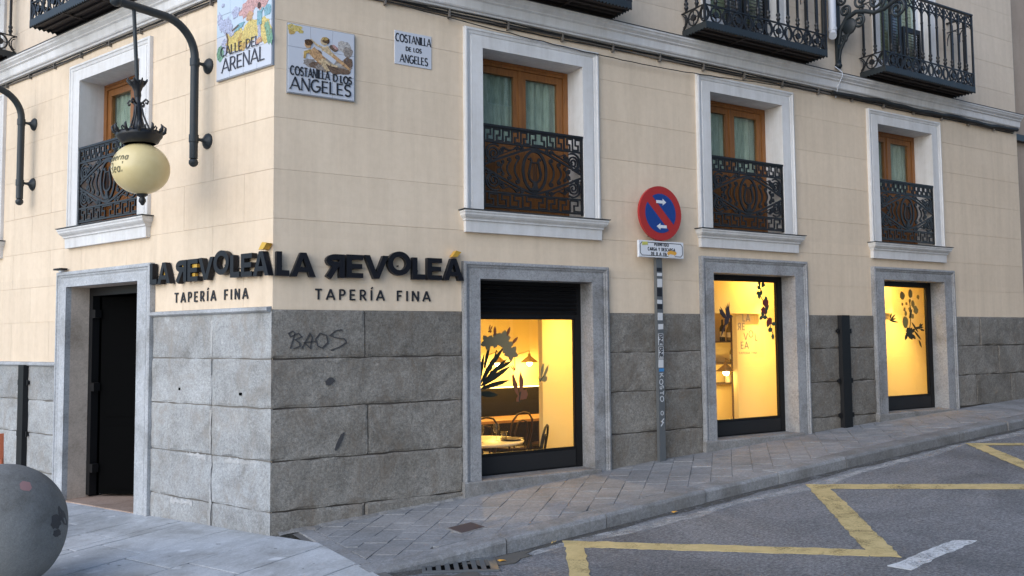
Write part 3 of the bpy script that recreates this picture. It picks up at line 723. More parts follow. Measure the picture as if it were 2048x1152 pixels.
# ---- shop window openings on the side street
def shop_window(k, s):
    x0, x1, zt, i0, i1, it, step = s; W = i0-x0; wr = x1-i1; wt = zt-it
    zb = G(x0)-.1
    prof = [(0, -.01), (0, .05), (.018, .058), (.03, .058), (.036, .046), (.05, .044), (.062, .034), (.075, .034), (.08, .04), (W, .04), (W, -.215)]
    # unequal sides: warp the inner part
    mb = usurround(x0, x1, zb, zt, prof); v2 = []
    for idx, (x, y, z) in enumerate(mb.v):
        u = prof[idx//4][0]
        if idx % 4 in (2, 3) and u > .08: x = i1
        if idx % 4 in (1, 2) and u > .08: z = it
        v2.append((x, y, z))
    mb.v = v2
    sur = mb.build('stone_surround', M['granite_frame'], B)
    for xx in (x0, x1):    # bed joint across each jamb
        pass
    # threshold step following the street
    a, b = x0-.012, i1+.06; mb = MB(); n = 6; v = []
    for q_ in range(n+1):
        xx = a+(b-a)*q_/n; v += [(xx, -.075, G(xx)-.12), (xx, -.075, max(step-.012, G(xx)-.02)), (xx, -.065, max(step, G(xx)-.015)), (xx, .30, max(step, G(xx)-.015))]
    f = [(q_*4+j, q_*4+j+1, q_*4+j+5, q_*4+j+4)[::-1] for q_ in range(n) for j in range(3)]+[(0, 1, 2, 3)[::-1], tuple(n*4+t for t in range(4))]
    mb._q(v, f); mb.build('threshold_step', M['granite_step'], B)
    # black metal shop front
    gb = step+(.20 if k == 0 else .185); gt = 1.82 if k == 0 else it-.06
    fl = .02 if k != 0 else .0
    y0, y1 = .175, .235
    mb = MB(); mb.box(i1-.075, i1, y0, y1, step, it).box(i0, i0+.05, y0, y1, step, it).box(i0+.05, i1-.075, y0, y1, gt, it).box(i0+.05, i1-.075, y0+.003, y1, step, gb)
    fr_ = mb.build('shop_window', M['black_metal'], B)
    MB().box(i0+.05, i1-.075, y0+.035, y0+.041, gb, gt).build('pane', M['glass'], fr_)
    mb = MB(); mb.box(i0+.07, i1-.095, y0-.006, y0+.002, step+.02, gb-.02); mb.build('kick_panel', M['black_matte'], fr_)
    mb = MB(); w = .012
    for (a, b, c, d) in ((i0+.05, i1-.075, gb, gb+w), (i0+.05, i1-.075, gt-w, gt), (i1-.075-w, i1-.075, gb+w, gt-w)): mb.box(a, b, y0+.012, y0+.033, c, d)
    mb.build('glazing_bead', M['black_metal'], fr_)
    if k == 0:
        z = gt+.04
        while z < it-.05:
            mb = MB(); h = .036; mb._q([(i0+.03, y0-.004, z), (i1-.06, y0-.004, z), (i1-.06, y0-.028, z+h*.5), (i0+.03, y0-.028, z+h*.5), (i1-.06, y0-.004, z+h), (i0+.03, y0-.004, z+h)], [(0, 1, 2, 3), (3, 2, 4, 5)])
            mb.build('shutter_slat', M['black_metal'], fr_); z += .0435
    return gb, gt
SG = [shop_window(k, s) for k, s in enumerate(SH)]

# ---- entrance door on Arenal
prof = [(0, -.01), (0, .05), (.018, .058), (.034, .058), (.04, .046), (.055, .044), (.068, .034), (.08, .034), (.085, .04), (.2, .04), (.2, -.02)]
mb = usurround(DOOR[0], DOOR[1], -.4, DOOR[2], prof); v2 = []
for idx, (x, y, z) in enumerate(mb.v):
    if prof[idx//4][0] > .1:
        x = DOOR[3] if idx % 4 < 2 else DOOR[4]
        if idx % 4 in (1, 2): z = DOOR[5]
    v2.append((x, y, z))
mb.v = v2; mb.build('stone_surround', M['granite_frame_pale'], B, 'L')
mb = MB(); d0, d1 = .0201, .25
mb.quad((DOOR[3], d0, -.4), (DOOR[3], d1, -.4), (DOOR[3], d1, DOOR[5]), (DOOR[3], d0, DOOR[5]))
mb.quad((DOOR[4], d0, -.4), (DOOR[4], d0, DOOR[5]), (DOOR[4], d1, DOOR[5]), (DOOR[4], d1, -.4))
mb.quad((DOOR[3], d0, DOOR[5]), (DOOR[3], d1, DOOR[5]), (DOOR[4], d1, DOOR[5]), (DOOR[4], d0, DOOR[5]))
mb.build('door_reveal', M['granite_jamb_warm_light'], B, 'L')
def Lw(x, y): return (x*math.cos(TH)-y*math.sin(TH), x*math.sin(TH)+y*math.cos(TH))
mb = MB(); mb._q([(DOOR[3], -.03, -.068), (DOOR[4], -.03, -.040), (DOOR[4], 1.6, -.040), (DOOR[3], 1.6, -.055)], [(0, 1, 2, 3)])
mb._q([(DOOR[3], -.03, -.068), (DOOR[3], -.03, -.3), (DOOR[4], -.03, -.3), (DOOR[4], -.03, -.04)], [(0, 1, 2, 3)])
mb.build('door_threshold', M['threshold'], B, 'L')
zd = -.045
mb = MB(); mb.box(DOOR[3]+.001, DOOR[3]+.075, .22, .30, zd, DOOR[5]-.001).box(DOOR[4]-.075, DOOR[4]-.001, .22, .30, zd, DOOR[5]-.001).box(DOOR[3]+.075, DOOR[4]-.075, .22, .30, DOOR[5]-.09, DOOR[5]-.001)
dr = mb.build('entrance_door', M['black_metal'], B, 'L')
def rotbox(x0, x1, y0, y1, z0, z1, ox, oy, a):
    mb = MB().box(x0, x1, y0, y1, z0, z1); c_, s_ = math.cos(a), math.sin(a)
    mb.v = [(ox+x*c_-y*s_, oy+x*s_+y*c_, z) for x, y, z in mb.v]; return mb
A_ = math.radians(30); hx, hy = DOOR[3]+.105, .28
lf = rotbox(.03, .98, 0, .05, zd+.012, DOOR[5]-.10, hx, hy, A_).build('door_leaf', M['void'], dr)
for a, b, c, d in ((.10, .90, .06, .75), (.10, .90, .85, 2.05)):
    rotbox(a, b, -.008, -.001, zd+c, zd+d, hx, hy, A_).build('leaf_panel', M['void'], dr)
for z in (.25, 1.13, 1.93):
    MB().box(DOOR[3]+.07, DOOR[3]+.15, .21, .28, zd+z, zd+z+.09).build('hinge', M['black_metal'], dr)
MB().box(DOOR[3]+.082, DOOR[3]+.094, .33, .34, zd, DOOR[5]-.1).build('hinge_gap_light', M['granite_step'], dr)  # pale strip painted in for the lit interior showing through the hinge gap
mb = MB(); mb.quad((-4.4, 1.61, -.3), (-1.2, 1.61, -.3), (-1.2, 1.61, 2.6), (-4.4, 1.61, 2.6)).quad((-3.8, .31, -.3), (-3.8, 1.61, -.3), (-3.8, 1.61, 2.6), (-3.8, .31, 2.6)).quad((-1.7, .31, -.3), (-1.7, .31, 2.6), (-1.7, 1.61, 2.6), (-1.7, 1.61, -.3)).quad((-3.8, .31, 2.5), (-3.8, 1.61, 2.5), (-1.7, 1.61, 2.5), (-1.7, .31, 2.5))
mb.build('black_vestibule', M['void'], B, 'L')  # walls coloured black for the darkness behind the open door

# ---- upper windows
def spiral(cx, cz, r, turns, a0, sgn=1, n=20, r1=.18):
    return [(cx+r*(1-(1-r1)*t/n)*math.cos(a0+sgn*2*PI*turns*t/n), cz+r*(1-(1-r1)*t/n)*math.sin(a0+sgn*2*PI*turns*t/n)) for t in range(n+1)]
def cscroll(x0, z0, x1, z1, bulge, r, s=1, n=10):
    """C scroll: an arc between two points that curls inward at both ends"""
    mx, mz = (x0+x1)/2, (z0+z1)/2; dx, dz = x1-x0, z1-z0; l = math.hypot(dx, dz); nx, nz = -dz/l, dx/l
    pts = []
    for k in range(n+1):
        t = k/n; b = 4*bulge*t*(1-t); pts.append((x0+dx*t+nx*b, z0+dz*t+nz*b))
    sg = 1 if bulge > 0 else -1
    def curl(p, q_):
        a = math.atan2(p[1]-q_[1], p[0]-q_[0]); cx, cz = p[0]+r*math.cos(a+sg*s*PI/2), p[1]+r*math.sin(a+sg*s*PI/2)
        st = math.atan2(p[1]-cz, p[0]-cx); return spiral(cx, cz, r, 1.15, st, sg*s, 14)[1:]
    e = curl(pts[-1], pts[-2]); sg = -sg; b_ = curl(pts[0], pts[1])
    return b_[::-1]+pts+e
def railing_meshes():
    """centred on x=0, z from 0 to .835, y 0 = plane"""
    H = .835; hw = .597; out = {}
    r = MB(); r.box(-hw, hw, -.022, .012, H-.022, H).box(-hw+.018, hw-.018, -.012, .006, H-.035, H-.022)
    out['top_rail'] = [(r, 'iron')]
    out['rail'] = [(MB().box(-hw+.018, hw-.018, -.012, .010, z-.009, z+.009), 'iron') for z in (.665, .165, .02)]
    out['upright'] = [(MB().box(a, b, -.014, .012, 0, H-.022), 'iron') for a, b in ((-hw, -hw+.018), (hw-.018, hw))]
    def key(z0, z1, n, w, flip):
        mb = MB(); h = z1-z0; U = 2*(hw-.018)/n
        for i in range(n):
            x = -hw+.018+i*U; f = (1 if i < n/2 else -1)
            P = [(0, .06), (0, .94), (.66, .94), (.66, .46), (.33, .46), (.33, .06), (1.0, .06)]
            if f < 0: P = [(1-a, b) for a, b in P]
            if flip: P = [(a, 1-b) for a, b in P]
            mb.bar([(x+a*U, z0+b*h) for a, b in P], w, -.009-.0006*(i % 2), .006)
        return mb
    out['greek_key_band'] = [(key(.676, .80, 11, .014, False), 'iron'), (key(.032, .154, 8, .013, True), 'iron')]
    cz = .415; s = MB(); k = [0]
    def add(P, w=.012, closed=False):
        k[0] += 1; s.bar(P, w*1.3, -.008-.0005*(k[0] % 9), .006, closed)
    e = hw-.022
    for sx in (-1, 1):
        for sz in (-1, 1):
            f = lambda pts: [(sx*a, cz+sz*b) for a, b in pts]
            add(f([(e, .02), (.45, .075), (.30, .135), (.16, .19), (.05, .222), (0, .228)]), .018)
            add(f([(e, .055), (.45, .11), (.32, .165), (.2, .215)]), .008)
            add(f(spiral(.475, .135, .072, 1.9, -1.2, 1, 26)), .012)
            add(f(spiral(.475, .135, .098, .62, 2.2, -1, 14, .8)), .012)
            add(f(spiral(.395, .165, .032, 1.6, 0, -1, 16)), .009)
            add(f(cscroll(.22, .225, .36, .205, -.03, .022)), .009)
            add(f(spiral(.155, .215, .024, 1.5, 1, 1, 14)), .008)
            add(f(spiral(.53, .055, .022, 1.5, 2, 1, 14)), .008)
            add(f(spiral(.42, .03, .024, 1.6, .5, 1, 14)), .009)
        g = lambda pts: [(sx*a, cz+b) for a, b in pts]
        add(g(cscroll(.185, -.105, .185, .105, -.05, .024, 1)), .012)
        add(g(cscroll(.285, -.075, .285, .075, -.04, .022, 1)), .011)
        add(g(cscroll(.365, -.05, .365, .05, -.03, .016, 1)), .010)
    out['scrollwork'] = [(s, 'iron')]
    l = MB(); l.bar(arc(0, cz, .138, .205, 0, 360, 32)[:-1], .026, -.013, .006, True)
    for sx in (-1, 1):
        l.bar([(sx*a, cz+b) for a, b in [(.075, .115), (.052, .125), (.04, .1), (.055, .04), (.072, -.03), (.06, -.085), (.03, -.11), (0, -.115)]], .019, -.017-.001*sx, .004)
    l.bar([(-.05, cz+.085), (.05, cz+.085)], .012, -.0195, .004)
    for xx in (-.02, 0, .02): l.bar([(xx, cz+.08), (xx*.8, cz-.1)], .004, -.010, -.004)
    l.poly([(-.05, cz-.20), (.05, cz-.20), (.025, cz-.16), (.022, cz-.12), (-.022, cz-.12), (-.025, cz-.16)], -.0215, .004)
    out['lyre'] = [(l, 'iron')]
    return out
RAIL = {k: [(a.mesh(k), mt) for a, mt in v] for k, v in railing_meshes().items()}
for k, v in RAIL.items():
    for me, mt in v: me.materials.append(M[mt])
def shared(fn):
    cache = {}
    def get(key, *a):
        if key not in cache: cache[key] = fn(*a)
        return cache[key]
    return get
def curtain_mesh(seed, w, h):
    rr = random.Random(seed); mb = MB(); n = 60; v = []
    ph = [rr.uniform(0, 6) for _ in range(3)]
    for i in range(n+1):
        x = -w/2+w*i/n; y = .012*math.sin(x*62+ph[0])+.010*math.sin(x*31+ph[1])+.008*math.sin(x*103+ph[2])
        v += [(x, y, 0), (x+.006*math.sin(i), y*1.2, h*.5), (x, y*.7, h)]
    mb._q(v, [(i*3+j, (i+1)*3+j, (i+1)*3+j+1, i*3+j+1) for i in range(n) for j in range(2)], True); return mb
SURP = [(0, 0), (0, .036), (.012, .044), (.026, .044), (.030, .036), (.042, .032), (.056, .028), (.062, .020), (.074, .020), (.078, .028), (.20, .028), (.20, -.26)]
def upper_window(fr, cx, seed):
    zi0, zi1 = 2.872, 4.468; ih, oh = .603, .808
    W = oh-ih
    prof = [(u if u < .2 else W, p) for u, p in SURP]
    mb = usurround(-oh, oh, 2.845, zi1+W*.9, prof); v2 = []
    for idx, (x, y, z) in enumerate(mb.v):
        if idx % 4 in (1, 2) and prof[idx//4][0] == W: z = zi1
        v2.append((x, y, z))
    mb.v = v2; mb.build('window_surround', M['white_trim'], B, fr, (cx, 0, 0))
    # sill
    z = 2.845; mb = MB()
    prf = [(0, z), (.118, z-.004), (.118, z-.018), (.108, z-.03), (.105, z-.045), (.09, z-.062), (.072, z-.075), (.066, z-.082), (.066, z-.095), (.05, z-.10), (.046, z-.205), (0, z-.205)]
    base = .03; n = len(prf); v = []
    # mitred returns at both ends
    for p, zz in prf: v += [(-oh-.0-p*.66+.03, 0, zz), (-oh-.0-p*.66+.03, -p, zz), (oh+p*.66-.03, -p, zz), (oh+p*.66-.03, 0, zz)]
    f = [(i*4+j, i*4+j+1, (i+1)*4+j+1, (i+1)*4+j) for i in range(n-1) for j in range(3)]+[tuple((n-1)*4+j for j in range(4))]
    mb._q(v, f); sl_ = mb.build('window_sill', M['white_trim'], B, fr, (cx, 0, 0))
    MB().box(-oh-.062, oh+.062, -.128, .255, 2.8455, 2.853).build('sill_flashing', M['lead'], sl_)
    # wooden casement
    y = .25; mb = MB(); fw_ = .06
    mb.box(-ih, ih, y, y+.07, zi1-fw_, zi1).box(-ih, -ih+fw_, y, y+.07, 2.853, zi1-fw_).box(ih-fw_, ih, y, y+.07, 2.853, zi1-fw_).box(-ih+fw_, ih-fw_, y, y+.07, 2.853, 2.90)
    mb.box(-ih+fw_, ih-fw_, y-.012, y, zi1-fw_*.45, zi1-.004)
    w = mb.build('window', M['wood'], B, fr, (cx, 0, 0))
    for a, b in ((-ih+fw_+.002, -.002), (.002, ih-fw_-.002)):
        mb = MB(); t = .072; y2 = y+.014; z0, z1 = 2.902, zi1-fw_-.002
        mb.box(a, b, y2, y2+.045, z1-t, z1).box(a, b, y2, y2+.045, z0, z0+.74).box(a, a+t, y2, y2+.045, z0+.74, z1-t).box(b-t, b, y2, y2+.045, z0+.74, z1-t)
        mb.box(a+t+.02, b-t-.02, y2-.006, y2, z0+.10, z0+.64)
        mb.build('sash', M['wood'], w)
        MB().box(a+t, b-t, y2+.02, y2+.024, z0+.74, z1-t).build('pane', M['glass_dim'], w)
    mb = MB(); mb.box(-.022, .022, y+.001, y+.0145, 2.905, zi1-fw_-.004); mb.build('astragal', M['wood'], w)
    curtain_mesh(seed, 2*ih, 1.60).shift(0, y+.085, 2.853).build('curtain', M['curtain'], w)
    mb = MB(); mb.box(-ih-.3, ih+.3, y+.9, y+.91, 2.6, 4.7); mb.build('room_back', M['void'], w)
    # iron guard
    r_ = None
    for nm, lst in RAIL.items():
        for me, mt in lst:
            if r_ is None: r_ = place('window_guard', me, B, fr, (cx, -.004, 2.888))
            else: o = bpy.data.objects.new(nm, me); C.objects.link(o); o.parent = r_; INFO[o.name] = (fr, Vector((0, 0, 0)))
for i, c in enumerate(WR): upper_window('R', c, i)
for i, c in enumerate(WL): upper_window('L', c, 10+i)

# ---- balconies and their doors
def baluster_mesh():
    mb = MB(); b = .0115
    mb.box(-b, b, -b, b, 0, .80)
    mb.lathe([(b, .02), (.022, .035), (.026, .05), (.015, .07), (.024, .085), (.026, .10), (.012, .125), (b*.9, .15)], 0, 0, 0, 8)
    mb.lathe([(b, .50), (.02, .512), (.02, .528), (b, .54)], 0, 0, 0, 8); return mb
def ring_mesh(w, h):
    mb = MB(); r = h*.44
    mb.bar(arc(0, h/2, r, h*.47, 0, 360, 20)[:-1], .016, -.007, .007, True)
    mb.bar(arc(0, h/2, .022, .022, 0, 360, 8)[:-1], .03, -.012, .012, True)
    for k in range(4): a = k*PI/2; mb.bar([(.03*math.cos(a), h/2+.03*math.sin(a)), (r*math.cos(a), h/2+h*.46*math.sin(a))], .008, -.0055, .0055)
    for s_ in (-1, 1):
        mb.bar([(s_*w*.5, 0), (s_*w*.40, h*.12), (s_*w*.31, h*.38), (s_*w*.30, h*.62), (s_*w*.38, h*.88), (s_*w*.5, h)], .014, -.0065, .0065)
        mb.bar(arc(s_*w*.5, h*.5, w*.13, h*.36, 90, 90+s_*180, 8), .010, -.0060, .0060)
    return mb
BAL = baluster_mesh().mesh('baluster'); BAL.materials.append(M['iron'])
RING = ring_mesh(2.02/6, .185).mesh('ring_ornament'); RING.materials.append(M['iron'])
def balcony(fr, cx, hw=1.01, pr=.375):
    z0 = 5.045; N_ = 24
    # floor: serrated apron
    mb = MB(); h = .092
    def serr(length): 
        n = int(length/.044); pts = [(0, h), (length, h)]; L_ = length/n
        for k in range(n-1, -1, -1): pts += [(k*L_+L_, .004), (k*L_+L_*.75, .016), (k*L_+L_*.5, .024), (k*L_+L_*.25, .016)]
        pts.append((0, .004)); return pts[::-1]
    mb.poly([(x-hw, z+z0-.012) for x, z in serr(2*hw)], -pr-.012, -pr)
    n0 = len(mb.v)
    for sx in (-1, 1):
        q = MB().poly([(x, z+z0-.012) for x, z in serr(pr)], 0, .012); n = len(mb.v)
        mb.v += [(sx*hw-(y-0 if sx > 0 else -y), -x, z) for x, y, z in q.v]
        for f in q.f: mb.f.append([n+i for i in f]); mb.smooth.append(False)
    b = mb.build('balcony', M['iron_green'], B, fr, (cx, 0, 0))
    MB().box(-hw+.013, hw-.013, -pr+.001, 0, z0+.035, z0+.06).build('floor_plate', M['iron_rust'], b)
    for k in range(4):
        yy = -pr+.03+k*.095; MB().box(-hw+.014, hw-.014, yy, yy+.03, z0+.012, z0+.034).build('joist', M['iron_rust'], b)
    for xx in (-.34, .34): MB().box(xx-.015, xx+.015, -pr+.01, 0, z0+.004, z0+.012).build('cross_bar', M['iron_rust'], b)
    zr = z0+h-.012; zl = zr+.185; zt = zr+1.03
    for z, t, nm in ((zl, .012, 'lower_rail'), (zt-.13, .010, 'middle_rail'), (zt, .02, 'hand_rail')):
        w_ = .011 if nm != 'hand_rail' else .024
        mb = MB(); mb.box(-hw, hw, -pr-w_+.006, -pr+w_+.006, z, z+t)
        for sx in (-1, 1): mb.box(sx*hw-w_, sx*hw+w_, -pr+w_+.006, 0, z+.0005, z+t-.0005)
        mb.build(nm, M['iron'], b)
    for sx in (-1, 1): MB().box(sx*hw-.012, sx*hw+.012, -pr-.004, -pr+.02, zr, zt).build('corner_post', M['iron'], b)
    n = 12; sp = 2*hw/n
    def inst(me, nm, loc, rz=0):
        o = bpy.data.objects.new(nm, me); C.objects.link(o); o.parent = b; o.location = Vector(loc); o.rotation_euler = (0, 0, rz); INFO[o.name] = (fr, Vector((0, 0, 0)))
    arch = MB(); 
    for k in range(1, n): inst(BAL, 'baluster', (-hw+k*sp, -pr+.006, zl+.01))
    for k in range(n):
        if k % 2 == 0: inst(RING, 'ring_ornament', (-hw+(k+1)*sp, -pr+.006, zr))
        xa, xb = -hw+k*sp, -hw+(k+1)*sp; zc = zt-.26
        arch.bar([(xa, zc-.06)]+[((xa+xb)/2-sp/2*math.cos(PI*t/8), zc+.13*math.sin(PI*t/8)) for t in range(9)]+[(xb, zc-.06)], .009, -pr-.001-.0007*(k % 2), -pr+.012)
        arch.bar([(xa+.01, zt-.115), (xa+sp/2, zt-.02), (xb-.01, zt-.115)], .008, -pr-.001-.0007*(k % 2), -pr+.010)
        arch.bar([(xa+.01, zt-.02), (xa+sp/2, zt-.115), (xb-.01, zt-.02)], .008, -pr-.0023-.0007*(k % 2), -pr+.010)
    arch.build('arcade', M['iron'], b)
    for sx in (-1, 1):
        for k in range(2):
            inst(BAL, 'baluster', (sx*hw, -pr*(k+.55)/2.2+.02, zl+.01))
            if k == 0: inst(RING, 'ring_ornament', (sx*hw, -pr*.5, zr), PI/2)
        q = MB()
        for k in range(2):
            xa, xb = -pr*k/2, -pr*(k+1)/2; zc = zt-.26
            q.bar([(xa, zc-.06)]+[((xa+xb)/2+(xa-xb)/2*math.cos(PI*t/8), zc+.13*math.sin(PI*t/8)) for t in range(9)]+[(xb, zc-.06)], .009, -.006-.0007*k, .006)
        q.v = [(sx*hw+y, x, z) for x, y, z in q.v]; q.build('arcade', M['iron'], b)
def balcony_door(fr, cx, k):
    hw = .58; z0, z1 = 5.02, 7.4
    mb = usurround(-.72, .72, 5.02, 7.52, [(0, 0), (0, .03), (.03, .036), (.045, .026), (.14, .024), (.14, -.2)]); mb.build('door_surround', M['white_trim'], B, fr, (cx, 0, 0))
    y = .17; mb = MB()
    mb.box(-hw, -hw+.08, y, y+.06, z0, z1).box(hw-.08, hw, y, y+.06, z0, z1).box(-hw+.08, hw-.08, y, y+.06, z1-.08, z1).box(-.05, .05, y, y+.06, z0, z1-.08).box(-hw+.08, -.05, y, y+.05, z0, z0+.45).box(.05, hw-.08, y, y+.05, z0, z0+.45)
    d = mb.build('balcony_door', M['plastic_white'], B, fr, (cx, 0, 0))
    for a, b in ((-hw+.08, -.05), (.05, hw-.08)): MB().box(a, b, y+.03, y+.035, z0+.45, z1-.08).build('pane', M['glass_dim'], d)
    mb = MB(); z = z0+.5
    while z < z1: mb.box(-hw, hw, y+.07, y+.08, z, z+.04); z += .048
    mb.build('blind', M['blind'], d)
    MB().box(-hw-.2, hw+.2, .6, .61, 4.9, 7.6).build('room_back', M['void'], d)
    # folded dark louvred shutters
    for (a, b, zt_) in (((-.22, .02, 6.9), (.06, .46, 5.98)) if k else ((-.20, .16, 6.9), (.22, .44, 6.9))):
        mb = MB(); yy = .06; t = .04; zb_ = 5.12
        mb.box(a, a+t, yy, yy+.035, zb_, zt_).box(b-t, b, yy, yy+.035, zb_, zt_).box(a+t, b-t, yy, yy+.035, zb_, zb_+.09).box(a+t, b-t, yy, yy+.035, zt_-.07, zt_)
        z = zb_+.1
        while z < zt_-.08: mb._q([(a+t, yy, z), (b-t, yy, z), (b-t, yy+.03, z+.032), (a+t, yy+.03, z+.032)], [(0, 1, 2, 3)]); z += .04
        mb.build('louvred_shutter', M['iron'], d)
for i, c in enumerate(BR): balcony_door('R', c, i); balcony('R', c)
for i, c in enumerate(BL_): balcony_door('L', c, i); balcony('L', c)
# end of the facade and the roof slab that closes the building
mb = MB(); mb.quad((XE, .011, -.4), (XE, 6, -.4), (XE, 6, ZT), (XE, .011, ZT)); mb.build('end_wall', M['plaster'], B)
lx, ly = Lw(XL, .011)
mb = MB(); mb._q([(0, 0, ZT), (XE, 0, ZT), (XE, 8, ZT), (lx, ly, ZT)], [(0, 1, 2, 3)]); mb.build('roof_slab', M['mortar'], B)
# neighbour up the street
nb = thing('neighbour_building', 'brownish plastered neighbouring building at the far right edge', 'building', (14, .1, G(12)))
MB().box(XE+.02, 22, .10, 6, .2, ZT+1).build('wall', M['neighbour_plaster'], nb)
MB().box(XE+.02, 22, .07, .10, .2, 2.0).build('stone_base', M['granite_brown'], nb)
MB().box(XE+.04, 22, .02, .10, 4.65, 4.75).build('string_course', M['iron'], nb)

# the house across the side street (out of the picture, it shades this street and mirrors in the panes)
ob = thing('opposite_building', 'tall plain plastered house across the side street behind the viewer', 'building', (13, -12, G(13)))
oh = [(2.6+3.1*i, 3.9+3.1*i, .9+3.4*j, 3.0+3.4*j) for i in range(7) for j in range(3)]
mb = MB()
for a, b, c, d in rects_minus(1.2, 26, -.4, 10.6, oh): mb.quad((a, -11.2, c), (a, -11.2, d), (b, -11.2, d), (b, -11.2, c))
mb.box(1.2, 26, -16, -11.6, -.4, 10.6); mb.build('wall', M['plaster_pale'], ob)
for a, b, c, d in oh:
    f_ = MB().box(a, a+.08, -11.45, -11.35, c, d).box(b-.08, b, -11.45, -11.35, c, d).box(a+.08, b-.08, -11.45, -11.35, d-.08, d).box(a+.08, b-.08, -11.45, -11.35, c, c+.08).box((a+b)/2-.04, (a+b)/2+.04, -11.45, -11.35, c+.08, d-.08).build('window', M['plastic_white'], ob)
    MB().box(a+.08, b-.08, -11.41, -11.40, c+.08, d-.08).build('pane', M['black_gloss'], f_)
for z in (3.3, 6.7, 10.1): MB().box(1.2, 26, -11.2, -11.08, z, z+.18).build('string_course', M['white_trim'], ob)

def ragged(name, x0, x1, z0, z1, y, mat, fr, vertical=True, n=14, amp=.3, seed=1):
    rr = random.Random(seed); A, Bq = [], []
    for k in range(n+1):
        t = k/n
        if vertical: zz = z0+(z1-z0)*t; w = (x1-x0)/2; c_ = (x0+x1)/2+rr.uniform(-.3, .3)*w; A.append((c_-w*(1+rr.uniform(-amp, amp)), zz)); Bq.append((c_+w*(1+rr.uniform(-amp, amp)), zz))
        else: xx = x0+(x1-x0)*t; w = (z1-z0)/2; c_ = (z0+z1)/2+rr.uniform(-.3, .3)*w; A.append((xx, c_+w*(1+rr.uniform(-amp, amp)))); Bq.append((xx, c_-w*(1+rr.uniform(-amp, amp))))
    mb = MB()
    for k in range(n): mb._q([(A[k][0], -y, A[k][1]), (Bq[k][0], -y, Bq[k][1]), (Bq[k+1][0], -y, Bq[k+1][1]), (A[k+1][0], -y, A[k+1][1])], [(0, 1, 2, 3)])
    mb.build(name, mat, B, fr)
granite('mortar_smear', (.34, .335, .325), (.47, .465, .455), (.58, .575, .565), (.38, .36, .33), 0, .95, .5)
for (a, b, c, d, sd) in ((-.855, -.815, -.05, .60, 1), (-.85, -.825, .62, 1.0, 2), (-.845, -.822, 1.48, 1.80, 3)): ragged('mortar_smear', a, b, c, d, .0215, M['mortar_smear'], 'L', True, 14, .5, sd)
for (a, b, c, d, sd) in ((-.62, -.18, .555, .595, 4), (-1.45, -1.1, .125, .165, 5), (-1.2, -.9, .56, .60, 6)): ragged('mortar_smear', a, b, c, d, .0217, M['mortar_smear'], 'L', False, 12, .6, sd)
# rough concrete fillet where the pavers meet the wall
rr = random.Random(12); mb = MB(); xs_ = [.05+.06*k for k in range(30)]; v = []
for x in xs_: w_ = rr.uniform(.05, .12)*(1.2 if .25 < x < .9 else .8); v += [(x, -.012, G(x)+rr.uniform(.012, .026)), (x, -.018-w_*.4, G(x)+rr.uniform(.005, .010)), (x, -.018-w_*.8, G(x)-.004)]
mb._q(v, [(k*3+j, k*3+j+1, k*3+j+4, k*3+j+3) for k in range(len(xs_)-1) for j in range(2)]); mb.build('concrete_fillet', M['granite_step'], walk)

# silt lying in the gutter
def silt():
    m, nt, N, L, b = nodes('silt'); co = coords(N, L)
    L.new(ramp(N, L, noise(N, L, co, 40, 5, .8), [(.3, (.05, .046, .04)), (.7, (.13, .12, .105))]), b.inputs['Base Color']); b.inputs['Roughness'].default_value = .95
    tr = N.new('ShaderNodeBsdfTransparent'); mx = N.new('ShaderNodeMixShader'); L.new(ramp(N, L, noise(N, L, co, 7, 6, .8, .5), [(.38, (.15, .15, .15)), (.55, (.9, .9, .9))]), mx.inputs[0]); L.new(tr.outputs[0], mx.inputs[1]); L.new(b.outputs[0], mx.inputs[2]); L.new(mx.outputs[0], N['Material Output'].inputs[0])
silt(); mb = MB(); v = []; xs_ = [.35+.08*k for k in range(150)]
for x in xs_: ky = kerb_y(x)+.02; v += [(x, ky, road_z(x)+.0018), (x, ky-.07-.05*abs(math.sin(x*2.3))-rr.uniform(0, .03), road_z(x)+.0018)]
mb._q(v, [(2*k, 2*k+1, 2*k+3, 2*k+2) for k in range(len(xs_)-1)]); o = mb.build('gutter_silt', M['silt'], roadobj)

